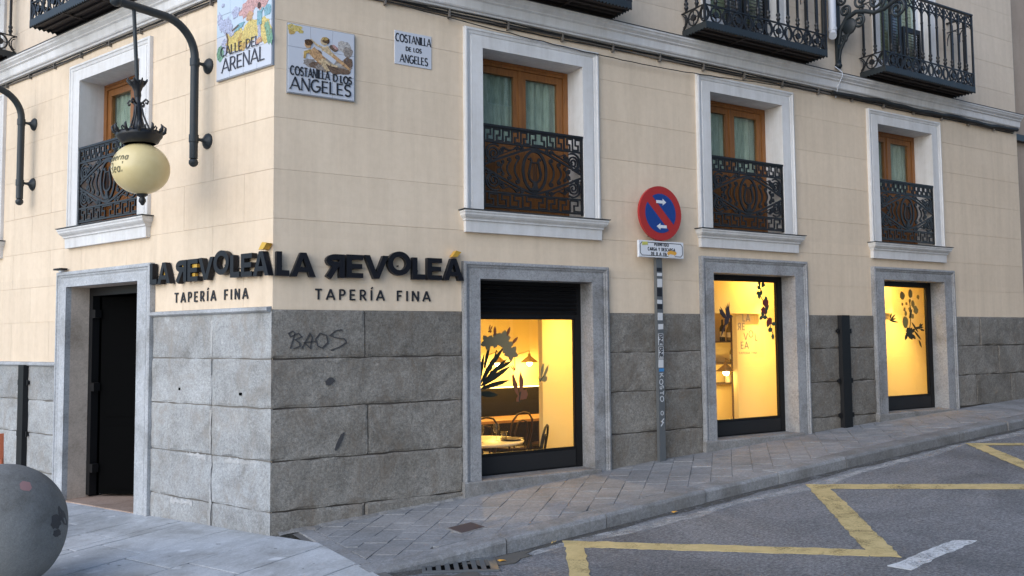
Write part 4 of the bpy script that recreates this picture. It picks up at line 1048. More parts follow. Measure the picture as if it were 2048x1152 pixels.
# ================================================================== SIGNS ON THE WALLS
# big extruded sign letters: (char, x0, x1, z0, z1, mirrored)
def sign_letter(ch, x0, x1, z0, z1, mirror, depth, parent, mat, sw=.047):
    mb = MB(); h = z1-z0; w = x1-x0; g = ch.replace('Á', 'A'); y0, y1 = -depth-.012, -.012
    def X(u): return x0+(w-u if mirror else u)
    k = .0
    def bar(P, s=sw, yo=0): mb.bar([(X(a), z0+b) for a, b in P], s, y0-yo, y1)
    hs = sw/2
    if g == 'L': mb.poly([(X(a), z0+b) for a, b in [(0, 0), (w, 0), (w, sw), (sw, sw), (sw, h), (0, h)]], y0, y1)
    elif g == 'E':
        t = sw*.9; mb.poly([(X(a), z0+b) for a, b in [(0, 0), (w, 0), (w, t), (sw, t), (sw, h/2-t/2), (w*.93, h/2-t/2), (w*.93, h/2+t/2), (sw, h/2+t/2), (sw, h-t), (w, h-t), (w, h), (0, h)]], y0, y1)
    elif g == 'A':
        c = w/2; a_ = sw*1.1
        for sx in (0, 1):
            P = [(0, 0), (a_, 0), (c+a_*.08, h*.80), (c+sw*.62, h), (c-sw*.62+.0, h)]
            P = [(0, 0), (a_, 0), (c, h*.78), (c, h), (c-sw*.55, h)]
            mb.poly([(x0+(u if sx == 0 else w-u), z0+v) for u, v in (P if sx == 0 else P[::-1])], y0-.0006*sx, y1)
        mb.box(x0+w*.25, x0+w*.75, y0-.0012, y1, z0+h*.20, z0+h*.20+sw*.85)
    elif g == 'V':
        c = w/2; a_ = sw*1.1
        P = [(0, h), (c-sw*.55, 0), (c, 0), (c, h*.24), (a_, h)]
        for sx in (0, 1): mb.poly([(x0+(u if sx == 0 else w-u), z0+v) for u, v in (P if sx == 0 else P[::-1])], y0-.0006*sx, y1)
    elif g == 'O':
        mb.bar([(x0+w/2+(w/2-hs)*math.cos(2*PI*k/28), z0+h/2+(h/2-hs)*math.sin(2*PI*k/28)) for k in range(28)], sw, y0, y1, True)
    elif g == 'R':
        bar([(hs, 0), (hs, h)]); r = (h*.54-sw)/2; cz_ = h-hs-r
        bar([(hs, h-hs), (w*.5, h-hs)]+[(w*.5+(w*.5-hs)*math.cos(math.radians(90-180*k/10)), cz_+r*math.sin(math.radians(90-180*k/10))) for k in range(1, 10)]+[(w*.5, cz_-r), (hs, cz_-r)], sw, .0006)
        bar([(w*.42, cz_-r), (w-hs*.9, 0)], sw*1.05, .0012)
    return mb.build('letter', mat, parent)
def revolea(fr, data, acc, label):
    x0 = min(d[1] for d in data); t = thing('letter_sign', label, 'sign', (x0, 0, 2.15), fr)
    for ch, a, b, c, d, mi in data: sign_letter(ch, a, b, c, d, mi, .055, t, M['black_gloss'])
    mb = MB(); a, b, c, d = acc; mb.poly([(a, c), (a+(b-a)*.55, c), (b, d-.012), (a+(b-a)*.45, d)], -.075, -.012); mb.build('accent', M['gold'], t)
    mb = MB()
    for ch, a, b, c, d, mi in data: mb.tube([((a+b)/2, -.03, (c+d)/2-.02), ((a+b)/2, .0, (c+d)/2-.02)], .006, 6)
    mb.build('standoff_pins', M['black_metal'], t)
revolea('R', [('L', .012, .122, 2.16, 2.366, 0), ('A', .135, .352, 2.157, 2.364, 0), ('R', .445, .612, 2.157, 2.363, 1), ('E', .632, .785, 2.162, 2.366, 0), ('V', .797, 1.025, 2.160, 2.368, 0),
              ('O', 1.022, 1.248, 2.196, 2.414, 0), ('L', 1.265, 1.393, 2.165, 2.366, 0), ('E', 1.414, 1.564, 2.166, 2.368, 0), ('Á', 1.584, 1.792, 2.166, 2.373, 0)], (1.665, 1.765, 2.388, 2.448),
        'large black raised letters LA REVOLEÁ with gold accent, right of the corner')
revolea('L', [('L', -1.788, -1.668, 2.165, 2.366, 0), ('A', -1.655, -1.44, 2.163, 2.366, 0), ('R', -1.345, -1.175, 2.165, 2.368, 1), ('E', -1.155, -.995, 2.166, 2.368, 0), ('V', -.985, -.755, 2.166, 2.37, 0),
              ('O', -.752, -.525, 2.20, 2.418, 0), ('L', -.505, -.372, 2.168, 2.366, 0), ('E', -.352, -.198, 2.166, 2.366, 0), ('Á', -.185, .028, 2.162, 2.372, 0)], (-.10, .012, 2.385, 2.447),
        'large black raised letters LA REVOLEÁ with gold accent, over the granite beside the open door')
ls = [o for o in bpy.data.objects if o.get('label', '').startswith('large black raised letters') and 'open door' in o['label']][0]
for P_ in ([(-1.60, 2.235), (-1.50, 2.235), (-1.548, 2.31)], [(-1.27, 2.285), (-1.225, 2.275), (-1.225, 2.325), (-1.26, 2.325)], [(-1.105, 2.29), (-1.03, 2.29), (-1.03, 2.322), (-1.105, 2.322)], [(-1.105, 2.21), (-1.06, 2.21), (-1.06, 2.24), (-1.105, 2.24)]):
    MB().poly(P_, -.05, -.02).build('gold_reflection', M['gold'], ls)  # gold pieces set in to imitate gold reflections on the letter sides
for fr, x0, x1, z, label in (('R', .367, 1.467, 1.967, 'small flat black lettering TAPERÍA FINA on the shaded right wall'), ('L', -1.452, -.332, 1.980, 'small flat black lettering TAPERÍA FINA on the brighter left wall')):
    t = thing('letter_sign', label, 'sign', (x0, 0, z), fr); word = 'TAPERÍA FINA'; h = .092; wx = .98
    gap = (x1-x0-sum(GL[c][0]*h*wx for c in word))/(len(word)-1); x = x0
    for c in word:
        if c != ' ':
            mb = MB(); glyph(mb, c, x, z, h, .015, -.010, -.0015, wx); mb.build('letter', M['ink'], t)
        x += GL[c][0]*h*wx+gap

# painted street-name tiles
def disc(cx, cz, rx, rz, n=16, rot=0, wob=0, seed=0):
    rr = random.Random(seed); P = []
    for k in range(n):
        a = 2*PI*k/n; w = 1+rr.uniform(-wob, wob); x, z = rx*w*math.cos(a), rz*w*math.sin(a)
        P.append((cx+x*math.cos(rot)-z*math.sin(rot), cz+x*math.sin(rot)+z*math.cos(rot)))
    return P
class Paint:
    """flat painted shapes laid on a tiled panel, each a hair above the last"""
    def __init__(s, parent, x0, z0, w, y): s.p = parent; s.x0 = x0; s.z0 = z0; s.w = w; s.y = y; s.k = 0; s.by = {}
    up = 1.0
    def T(s, P): return [(s.x0+a*s.w, s.z0+(1-(1-b)*s.up)*s.w) for a, b in P]
    def shape(s, P, mat): s.k += 1; MB().poly(s.T(P), s.y-.00025*s.k, s.y+.0004).build('painted_figure', M[mat], s.p)
    def limb(s, P, w, mat, taper=None): s.k += 1; MB().bar(s.T(P), w*s.w, s.y-.00025*s.k, s.y+.0004, False, taper).build('painted_figure', M[mat], s.p)
    def done(s):
        for m_, mb in s.by.items(): mb.build('painted_figure', M[m_], s.p)
def tile_panel(t, x0, z0, w, h, nx, nz, y, mats):
    MB().box(x0-.006, x0+w+.006, y+.006, -.002, z0-.006, z0+h+.006).build('backing', M['tile_grout'], t)
    for i in range(nx):
        for j in range(nz):
            a, b = x0+w*i/nx, x0+w*(i+1)/nx; c, d = z0+h*j/nz, z0+h*(j+1)/nz
            MB().cbox(a+.0012, b-.0012, y, y+.008, c+.0012, d-.0012, .001).build('tile', M[mats((i, j))], t)
t = thing('tile_street_sign', 'tiled street sign reading COSTANILLA D LOS ANGELES with two painted winged figures', 'street sign', (.41, 0, 3.752))
x0, z0, w, h = .108, 3.754, .602, .606
tile_panel(t, x0, z0, w, h, 3, 3, -.030, lambda ij: 'tile_white')
P = Paint(t, x0, z0, w, -.0305); P.up = .88
for k, (a, b, r1, r2, m_) in enumerate([(.06, .93, .07, .075, 'pt_yellow'), (.14, .945, .07, .045, 'pt_yellow'), (.05, .86, .045, .04, 'pt_ochre'), (.18, .90, .05, .03, 'pt_yellow')]): P.shape(disc(a, b, r1, r2, 14, 0, .25, k), m_)
for k, (a, b, r1, r2, m_) in enumerate([(.84, .76, .10, .10, 'pt_cloud_light'), (.90, .68, .08, .09, 'pt_cloud'), (.33, .40, .10, .07, 'pt_cloud'), (.42, .37, .12, .06, 'pt_brown'), (.55, .36, .14, .07, 'pt_cloud'), (.70, .37, .16, .09, 'pt_brown'), (.84, .42, .12, .10, 'pt_cloud'), (.90, .50, .07, .10, 'pt_brown'), (.72, .47, .10, .07, 'pt_cloud_light'), (.80, .34, .14, .05, 'pt_brown'), (.62, .50, .14, .06, 'pt_cloud')]): P.shape(disc(a, b, r1, r2, 18, 0, .16, 20+k), m_)
# upper figure
P.shape(disc(.68, .71, .07, .05, 12, -.5, .1, 1), 'pt_brown'); P.shape(disc(.70, .73, .05, .025, 10, -.7, .1, 2), 'pt_pink')
P.limb([(.53, .68), (.42, .72), (.33, .80)], .036, 'pt_flesh_light', lambda q: 1-.5*q)
P.limb([(.54, .70), (.60, .60), (.70, .53)], .12, 'pt_flesh_light', lambda q: 1-.2*q)
P.limb([(.66, .57), (.78, .50), (.94, .38)], .075, 'pt_flesh', lambda q: 1-.6*q)
P.limb([(.50, .60), (.60, .54), (.70, .47)], .07, 'tile_white'); P.shape(disc(.535, .80, .058, .062, 14), 'pt_flesh_light'); P.shape(disc(.56, .82, .058, .055, 12, 0, .12, 3), 'pt_hair')
P.shape(disc(.545, .845, .045, .03, 12, 0, .12, 6), 'pt_ochre')
# lower figure
P.shape(disc(.45, .59, .06, .045, 12, -.6, .1, 4), 'pt_brown')
P.limb([(.34, .60), (.25, .56), (.24, .46)], .05, 'pt_ochre', lambda q: 1-.4*q)
P.limb([(.34, .62), (.42, .54), (.52, .45)], .13, 'pt_flesh'); P.limb([(.48, .48), (.53, .40), (.60, .30)], .085, 'pt_flesh_light', lambda q: 1-.5*q); P.limb([(.52, .47), (.62, .42), (.74, .40)], .05, 'pt_flesh_light', lambda q: 1-.5*q)
P.shape(disc(.29, .70, .048, .058, 14), 'pt_flesh'); P.shape(disc(.30, .735, .062, .05, 12, 0, .12, 5), 'pt_hair')
P.done()
mb = MB(); y = -.0385
fit_text(mb, 'COSTANILLA', x0+.02, x0+.37, z0+.155, 0.078, .0095, y, -.0302, gap=.006, contrast=True, serif=.06)
fit_text(mb, 'D', x0+.40, x0+.445, z0+.152, .066, .011, y, -.0302, wx=.9, gap=.01, contrast=True) if False else glyph(mb, 'D', x0+.405, z0+.150, .066, .011, y, -.0302, .8, contrast=True)
fit_text(mb, 'LOS', x0+.47, x0+.575, z0+.145, .066, .011, y, -.0302, gap=.006, contrast=True, serif=.06)
fit_text(mb, 'ANGELES', x0+.02, x0+.57, z0+.03, .108, .0135, y, -.0302, gap=.012, contrast=True, serif=.07)
mb.build('lettering', M['ink'], t)

t = thing('tile_street_sign', 'colourful tiled sign reading CALLE DEL ARENAL left of the corner, top cut off', 'street sign', (-.4, 0, 3.98), 'L')
x0, z0, w = -.795, 3.982, .79; h = w*5/4
tile_panel(t, x0, z0, w, h, 4, 5, -.030, lambda ij: 'tile_blue' if ij[1] > 1 else 'tile_white')
P = Paint(t, x0, z0, w, -.0305)
for k, (a, b, r1, r2, m_) in enumerate([(.16, .36, .12, .09, 'pt_lilac'), (.08, .30, .07, .09, 'pt_green'), (.36, .40, .20, .14, 'pt_yellow'), (.50, .36, .12, .10, 'pt_ochre'), (.62, .46, .16, .13, 'pt_yellow'), (.86, .42, .13, .16, 'pt_yellow'), (.95, .36, .05, .14, 'pt_green'), (.93, .62, .07, .06, 'pt_teal'),
        (.60, .72, .16, .10, 'pt_pink'), (.84, .80, .15, .14, 'pt_pink'), (.66, .90, .10, .07, 'pt_lilac'), (.20, .60, .09, .10, 'pt_lilac'), (.08, .66, .05, .12, 'pt_lilac'), (.36, .72, .07, .06, 'pt_lilac'), (.62, .62, .06, .05, 'pt_flesh'), (.74, .60, .06, .05, 'tile_white'), (.42, .54, .10, .03, 'pt_teal'), (.12, .86, .03, .02, 'pt_lilac'), (.30, .50, .05, .04, 'pt_lilac'), (.78, .30, .06, .03, 'pt_pink'), (.36, 1.05, .1, .05, 'pt_lilac'), (.8, 1.08, .16, .08, 'pt_pink')]): P.shape(disc(a, b, r1, r2, 18, .3, .22, 40+k), m_)
P.limb([(.80, .34), (.79, .50)], .05, 'pt_lilac'); P.limb([(.795, .48), (.80, .64)], .08, 'pt_teal'); P.limb([(.80, .60), (.86, .66)], .03, 'pt_teal'); P.shape(disc(.79, .70, .028, .035, 12), 'pt_hair'); P.limb([(.76, .30), (.84, .30)], .04, 'pt_flesh')
P.limb([(.20, .30), (.22, .44), (.19, .52)], .02, 'pt_brown'); P.limb([(.30, .52), (.42, .56)], .02, 'pt_brown'); P.done()
mb = MB(); y = -.0388
fit_text(mb, 'CALLE DEL', x0+.07, x0+.62, z0+.205, .085, .008, y, -.0302, gap=.012, contrast=True, serif=.06)
fit_text(mb, 'ARENAL', x0+.09, x0+.70, z0+.055, .125, .012, y, -.0302, gap=.014, contrast=True, serif=.07)
mb.build('lettering', M['ink_faded'], t)

t = thing('street_plaque', 'small pale stone plaque reading COSTANILLA DE LOS ANGELES', 'street sign', (1.3, 0, 4.17))
MB().cbox(1.112, 1.490, -.008, -.001, 4.170, 4.488, .002).build('plate', M['tile_white'], t)
mb = MB(); y = -.0105
fit_text(mb, 'COSTANILLA', 1.122, 1.482, 4.385, .075, .011, y, -.0081, gap=.005, contrast=True, serif=.05)
fit_text(mb, 'DE LOS', 1.225, 1.385, 4.308, .04, .0085, y, -.0081, gap=.006, contrast=True, serif=.05)
fit_text(mb, 'ANGELES', 1.165, 1.450, 4.195, .075, .011, y, -.0081, gap=.007, contrast=True, serif=.05)
mb.build('lettering', M['ink'], t)

# graffiti and tar marks on the granite
mb = MB()
zz = 1.545; xx = .145
for P_ in ([(0, 0), (.04, .13), (.02, .15), (-.015, .13), (.0, .10), (.07, .13), (.10, .10), (.04, .075), (.08, .05), (.085, .02), (.03, .0)], [(.10, 0), (.17, .13), (.19, .10), (.175, .0), (.12, .05), (.22, .06)],
           [(.24, .02), (.22, .08), (.26, .13), (.32, .11), (.33, .05), (.28, .0), (.24, .02)], [(.46, .16), (.40, .15), (.35, .11), (.40, .09), (.48, .08), (.50, .05), (.44, .01), (.36, -.02)]):
    Q = []
    for i in range(len(P_)-1):
        for k in range(4): Q.append((xx+P_[i][0]+(P_[i+1][0]-P_[i][0])*k/4, zz+P_[i][1]+(P_[i+1][1]-P_[i][1])*k/4))
    mb.bar(Q+[(xx+P_[-1][0], zz+P_[-1][1])], .008, -.0295-.0004*len(mb.v) % .001, -.015)
solo(mb, 'graffiti_tag', M['graffiti_ink'], 'thin dark graffiti scrawl reading BAOS on the granite', 'graffiti', (.38, -.02, 1.54))
for (cx, cz, rx, rz, ro, lab) in ((.495, 1.258, .042, .030, .5, 'round black tar smear on the granite below the graffiti'), (.585, .735, .018, .085, -.45, 'slanting long black tar smear low on the granite')):
    solo(MB().poly(disc(cx, cz, rx, rz, 18, ro, .12, 3), -.0285, -.012), 'tar_smear', M['graffiti_ink'], lab, 'stain', (cx, -.02, cz))

# ================================================================== NO-PARKING SIGN
pz = G(4.17)
t = thing('no_parking_sign', 'round no parking sign with loading plate on a stickered grey post', 'traffic sign', (4.175, -.09, pz))
px, py = 4.175, -.085
MB().box(px-.042, px+.042, py-.022, py+.022, pz-.2, 3.20).build('post', M['galvanised'], t)
MB().box(px-.16, px+.16, py-.026, py-.0225, 2.70, 2.73).build('bracket', M['galvanised'], t)
# the disc faces down the street, a little away from the wall
cz = 2.962; R0 = .298; yd = py-.030
def fd(mb): return mb
mb = MB(); n = 48
mb.poly([(px+R0*math.cos(2*PI*k/n), cz+R0*math.sin(2*PI*k/n)) for k in range(n)], yd-.030, yd)
dsc = mb.build('disc', M['sign_red'], t)
ri = .215; mb = MB()
def seg(a0, a1): return [(px+ri*math.cos(math.radians(a0+(a1-a0)*k/24)), cz+ri*math.sin(math.radians(a0+(a1-a0)*k/24))) for k in range(25)]
mb.poly(seg(-45+13, 135-13), yd-.0325, yd-.0295); mb.build('blue_field', M['sign_blue'], dsc); mb = MB(); mb.poly(seg(135+13, 315-13), yd-.0325, yd-.0295); mb.build('blue_field', M['sign_blue'], dsc)
for (ax, az, s_) in ((px+.01, cz+.125, 1), (px+.01, cz-.145, -1)):
    P_ = [(-.07, -.016), (.02, -.016), (.02, -.036), (.07, 0), (.02, .036), (.02, .016), (-.07, .016)]
    P_ = [(ax+s_*a, az+b*s_) for a, b in P_]; mb = MB(); mb.poly(P_, yd-.0345, yd-.032); mb.build('arrow', M['sign_white'], dsc)
pl0, pl1, pzb, pzt = 3.868, 4.505, 2.477, 2.658
mb = MB().cbox(pl0, pl1, yd-.022, yd+.004, pzb, pzt, .004); plate = mb.build('plate', M['sign_white'], t)
mb = MB(); g = .02; c_ = .025
mb.bar([(pl0+g+c_, pzb+g), (pl1-g-c_, pzb+g), (pl1-g, pzb+g+c_), (pl1-g, pzt-g-c_), (pl1-g-c_, pzt-g), (pl0+g+c_, pzt-g), (pl0+g, pzt-g-c_), (pl0+g, pzb+g+c_)], .007, yd-.0235, yd-.0215, True)
text(mb, 'PERMITIDO', (pl0+pl1)/2, 2.603, .034, .0075, yd-.0235, yd-.0215, .75, .0085, True); text(mb, 'CARGA Y DESCARGA', (pl0+pl1)/2, 2.551, .034, .0075, yd-.0235, yd-.0215, .72, .0075, True); text(mb, 'DE 0 A 11h', (pl0+pl1)/2-.04, 2.503, .032, .0075, yd-.0235, yd-.0215, .8, .009, True)
mb.build('lettering', M['ink'], plate)
for (P_, m_) in (([(pl0+.045, 2.605), (pl0+.125, 2.612), (pl0+.12, 2.645), (pl0+.05, 2.640)], 'sticker_lime'), ([(4.26, 2.535), (4.31, 2.56), (4.39, 2.55), (4.40, 2.53), (4.36, 2.50), (4.28, 2.51)], 'sticker_orange'), ([(4.27, 2.482), (4.38, 2.482), (4.36, 2.515), (4.30, 2.52)], 'sticker_white')):
    MB().poly(P_, yd-.0255-(.001 if m_ == 'sticker_white' else 0), yd-.022).build('sticker', M[m_], plate)
yy = py-.0222
for k, (a, b, m_) in enumerate([(2.33, 2.37, 'ink'), (2.28, 2.315, 'sticker_white'), (2.16, 2.25, 'sticker_white'), (2.06, 2.15, 'ink'), (1.98, 2.02, 'sticker_white'), (1.92, 1.975, 'ink'), (1.80, 1.88, 'sticker_white'), (1.70, 1.76, 'sticker_white'), (1.53, 1.655, 'sticker_white'), (1.385, 1.515, 'sticker_white'), (1.29, 1.375, 'sticker_white'), (1.245, 1.28, 'sticker_blue')]):
    j = random.uniform(-.006, .006); MB().poly([(px-.036+j, a), (px+.034+j, a+j*.6), (px+.036+j, b), (px-.034+j, b-j*.5)], yy-.0012, yy).build('sticker', M[m_], t)
mb = MB()
for word, zt_ in (('BNE', 1.648), ('BNE', 1.508)):
    z = zt_
    for ch in word:  # turned a quarter, read downwards
        q = MB(); w_ = glyph(q, ch, 0, 0, .05, .010, yy-.0022, yy-.0011, 1.05)
        mb_v = [(px-.024+zq, yq, z-xq) for xq, yq, zq in q.v]; n = len(mb.v); mb.v += mb_v
        for f in q.f: mb.f.append([n+i for i in f]); mb.smooth.append(False)
        z -= w_+.007
mb.build('lettering', M['ink'], t)
mb = MB(); z = 1.225
for ch, r_ in zip('KOSTO', (.1, -.1, .15, 0, .1)):
    q = MB(); w_ = glyph(q, ch, 0, 0, .05, .009, yy-.0012, yy, 1.3, rot=r_)
    n = len(mb.v); mb.v += [(px-.026+zq, yq, z-xq) for xq, yq, zq in q.v]
    for f in q.f: mb.f.append([n+i for i in f]); mb.smooth.append(False)
    z -= w_+.016
mb.bar(disc(px, .80, .018, .022, 12), .007, yy-.0012, yy, True); mb.bar([(px-.02, .66), (px+.015, .70), (px-.01, .71), (px+.025, .74)], .012, yy-.0014, yy)
mb.build('scrawl', M['graffiti_white'], t)

# ================================================================== PIPE COVERS
def pipe_cover(fr, xa, xb, z0, z1, brs, label, dx=0):
    t = thing('pipe_cover', label, 'pipe cover', ((xa+xb)/2, -.05, z0), fr)
    mb = MB(); mb._q([(xa+dx, -.02, z0), (xa+.012+dx, -.075, z0), (xb-.012+dx, -.075, z0), (xb+dx, -.02, z0), (xa, -.02, z1), (xa+.012, -.075, z1), (xb-.012, -.075, z1), (xb, -.02, z1)], [(0, 1, 5, 4), (1, 2, 6, 5), (2, 3, 7, 6), (4, 5, 6, 7)]); mb.build('channel', M['black_metal'], t)
    for z in brs:
        k = dx*(z1-z)/(z1-z0); mb = MB(); mb.box(xa-.045+k, xb+.045+k, -.040, -.022, z-.018, z+.018); mb.box(xa-.045+k, xa-.02+k, -.055, -.0395, z-.03, z+.03).box(xb+.02+k, xb+.045+k, -.055, -.0395, z-.03, z+.03); mb.build('bracket', M['black_metal'], t)
pipe_cover('R', 7.19, 7.37, .35, 1.878, (1.676, 1.045, .613), 'black metal pipe cover strapped to the granite between two lit windows')
pipe_cover('L', -4.50, -4.345, -.2, 1.366, (1.168, .587), 'black metal pipe cover on the granite left of the door')

# ================================================================== LANTERN BRACKETS
def lamp_arm(x, label, length=.885):
    t = thing('lamp_bracket', label, 'lamp bracket', (x, 0, 3.2), 'L', 'curved lamp brackets on the left wall')
    p = .145; r = .037; path = [(x, -p, 3.27), (x, -p, 4.20)]
    for k in range(1, 11):
        a = math.radians(90*k/10); path.append((x, -p-.30*(1-math.cos(a)), 4.20+.30*math.sin(a)))
    path.append((x, -length, 4.50)); MB().tube(path, r, 14).build('tube', M['iron_green'], t)
    mb = MB(); mb.ball((x, -p, 3.235), .042); mb.build('ball_finial', M['iron_green'], t)
    mb = MB(); mb.ball((x, -length-.01, 4.50), .05, 14, 10); mb.build('end_cap', M['iron_green'], t)
    for z in (4.16, 3.455):
        mb = MB(); mb.tube([(x, -p, z-.035), (x, -p, z+.035)], r+.006, 14); mb.build('collar', M['iron_green'], t)
        q = MB().lathe([(.001, .0), (.075, .0), (.072, .012), (.05, .03), (.03, .04), (.02, .055), (.015, .075), (.015, .115)], 0, 0, 0, 14); q.v = [(x+a, -c, z+b) for a, b, c in q.v]; q.build('wall_rosette', M['iron_green'], t)
lamp_arm(-.96, 'curved dark iron lamp bracket carrying the cream globe lantern'); lamp_arm(-4.405, 'curved dark iron lamp bracket at the left edge, no lantern in view')
t = thing('globe_lantern', 'cream opal globe lantern with ornate iron crown hanging from a rod', 'lantern', (-.96, -.735, 4.46), 'L')
tx0 = -.96; top = Vector((tx0, -.735, 4.465)); bot = Vector((tx0, -.632, 2.86)); ax = (bot-top).normalized()
def along(z): return top+(bot-top)*((4.465-z)/(4.465-2.86))
def tilt(mb, zref):
    """move a mesh modelled about the origin (z along the rod) onto the leaning rod at height zref"""
    rotm = Vector((0, 0, -1)).rotation_difference(ax).to_matrix(); c_ = along(zref); mb.v = [tuple(c_+rotm @ Vector(v)) for v in mb.v]; return mb
tilt(MB().tube([(0, 0, .625), (0, 0, -.05)], .016, 10), 3.87).build('rod', M['iron_green'], t)
mb = MB().lathe([(.02, .0), (.03, .03), (.028, .06), (.045, .10), (.06, .13), (.075, .15), (.062, .155), (.03, .14), (.015, .10)], 0, 0, 0, 12)
for k in range(8): a = 2*PI*k/8; mb.tube([(.05*math.cos(a), .05*math.sin(a), .12), (.08*math.cos(a), .08*math.sin(a), .155), (.085*math.cos(a), .085*math.sin(a), .17)], [.014, .010, .003], 6)
tilt(mb, 3.70).build('cup', M['iron'], t)
mb = MB().lathe([(.02, .06), (.026, .03), (.022, -.02), (.032, -.04), (.028, -.16), (.036, -.20), (.05, -.24), (.085, -.275)], 0, 0, 0, 10)
tilt(mb, 3.70).build('stem', M['iron'], t)
mb = MB()
for k in range(4):
    a = 2*PI*k/4+.5; ca, sa = math.cos(a), math.sin(a)
    pr_ = [(.028, .0), (.075, .035), (.095, .015), (.085, -.005), (.07, .005)]; mb.tube([(r_*ca, r_*sa, z) for r_, z in pr_], .009, 6)
    mb.tube([(.03*ca, .03*sa, -.02), (.045*ca, .045*sa, -.1), (.075*ca, .075*sa, -.18), (.12*ca, .12*sa, -.27)], .009, 6)
tilt(mb, 3.655).build('scroll_arms', M['iron'], t)
mb = MB().lathe([(.10, .075), (.175, .06), (.19, .04), (.185, .015), (.165, -.01), (.15, -.035), (.13, -.045)], 0, 0, 0, 24)
mb.lathe([(.08, .09), (.11, .075), (.175, .062)], 0, 0, 0, 16)
for k in range(12):
    a = 2*PI*k/12; ca, sa = math.cos(a), math.sin(a); mb.tube([(.175*ca, .175*sa, .04), (.205*ca, .205*sa, .06), (.212*ca, .212*sa, .095), (.20*ca, .20*sa, .115)], [.014, .016, .012, .004], 6)
    b_ = a+PI/12; mb.tube([(.18*math.cos(b_), .18*math.sin(b_), .05), (.195*math.cos(b_), .195*math.sin(b_), .075), (.18*math.cos(b_), .18*math.sin(b_), .09), (.165*math.cos(b_), .165*math.sin(b_), .075)], .007, 6)
tilt(mb, 3.355).build('crown', M['iron'], t)
RG, RZ = .236, .220
mb = MB(); mb.ball((0, 0, 0), RG, 40, 28, RZ); g_ = tilt(mb, 3.098).build('globe', M['opal'], t)
mb = MB().lathe([(.05, .03), (.045, .0), (.02, -.015), (.028, -.03), (.03, -.05), (.02, -.065), (.012, -.08), (.001, -.085)], 0, 0, 0, 12); tilt(mb, 2.868).build('finial', M['iron'], t)
q = MB()
text(q, 'Taberna', .0, .035, .07, .010, -.001, .0, .85, .010, True, contrast=True) ; text(q, 'Real', .02, -.065, .085, .011, -.001, .0, .85, .010, True, contrast=True)
cc = along(3.098); q.v = [(cc.x+(RG+.0012-y)*math.sin((x+.15*z)/RG)*math.cos(z/RZ), cc.y-(RG+.0012-y)*math.cos((x+.15*z)/RG)*math.cos(z/RZ), cc.z+(RZ+.0012-y)*math.sin(z/RZ)) for x, y, z in q.v]
q.build('lettering', M['globe_ink'], g_)

# ================================================================== CABLES, PIPES, ORNATE BRACKET
def cable(name, pts, r, mat, label, fr='R', seg=6, clips=None):
    # resample with sag noise
    P = [Vector(p) for p in pts]; Q = []
    for a, b in zip(P, P[1:]):
        n = max(1, int((b-a).length/.12))
        for k in range(n): q = a.lerp(b, k/n); q.z += random.uniform(-.004, .004); q.y += random.uniform(-.003, .003); Q.append(tuple(q))
    Q.append(tuple(P[-1])); mb = MB(); mb.tube(Q, r, seg)
    return solo(mb, name, mat, label, 'cable', tuple(P[0]), fr)
t = thing('cable_bundle', 'dark cable bundle clipped under the cornice of the right wall', 'cable', (0, -.03, 4.76))
for k, (dz, dp, r, m_) in enumerate([(0, .022, .010, 'cable'), (-.016, .018, .008, 'cable_grey'), (.012, .032, .007, 'cable'), (-.028, .016, .006, 'cable')]):
    pts = []; x = -.02
    while x < XE-.05: pts.append((x, -dp-.004*math.sin(x*3+k), 4.758+dz+.007*math.sin(x*2.1+k*1.7)+random.uniform(-.003, .003))); x += .14
    MB().tube(pts, r, 6).build('strand', M[m_], t)
pts = []; x = 7.2
while x < XE-.03: pts.append((x, -.05-.006*math.sin(x*5), 4.765+.012*math.sin(x*4)+.006*math.sin(x*11))); x += .1
MB().tube(pts, .03, 8).build('thick_strand', M['cable'], t)
for k in range(17): x = .35+k*.66; MB().box(x-.008, x+.008, -.042, .0, 4.70, 4.785).build('clip', M['cable_grey'], t)
cable('drop_cable', [(1.0, -.03, 4.735), (1.7, -.055, 4.69), (2.6, -.06, 4.645), (3.5, -.055, 4.62), (4.4, -.05, 4.62), (5.3, -.05, 4.655), (6.2, -.05, 4.70), (7.0, -.035, 4.735)], .005, M['cable'], 'thin black cable sagging across the tops of two windows')
t = thing('cable_bundle', 'thin cable run clipped under the cornice of the left wall', 'cable', (-1, -.03, 4.76), 'L')
for k, (dz, dp, r, m_) in enumerate([(0, .02, .008, 'cable'), (-.014, .016, .006, 'cable_grey'), (.010, .028, .006, 'cable')]):
    pts = []; x = -7.0
    while x < .01: pts.append((x, -dp, 4.760+dz+.006*math.sin(x*2.3+k*1.7)+random.uniform(-.003, .003))); x += .14
    MB().tube(pts, r, 6).build('strand', M[m_], t)
for k in range(11): x = -.3-k*.6; MB().box(x-.006, x+.006, -.035, .0, 4.715, 4.775).build('clip', M['cable_grey'], t)
t = thing('downpipe', 'white plastic downpipe ending in a curved shoe between two balconies', 'downpipe', (7.2, -.07, 5.5))
MB().tube([(7.225, -.075, 7.5), (7.205, -.075, 5.55), (7.19, -.09, 5.50), (7.16, -.11, 5.475)], .05, 14).build('pipe', M['plastic_white'], t)
MB().tube([(7.205, -.075, 5.56), (7.205, -.075, 5.60)], .057, 14).build('collar', M['plastic_white'], t)
solo(MB().tube([(7.085, -.06, 7.5), (7.065, -.06, 5.45)], .035, 10), 'downpipe', M['iron_green'], 'thin dark downpipe beside the white downpipe', 'downpipe', (7.07, -.06, 5.45))
xo = 7.36
t = thing('street_lamp_bracket', 'ornate dark cast-iron scroll bracket between the two right balconies', 'lamp bracket', (xo, -.03, 5.12))
def inplane(P): return [(xo, -a, b) for a, b in P]
MB().box(xo-.035, xo+.035, -.05, -.012, 5.13, 7.2).build('back_plate', M['iron_green'], t)
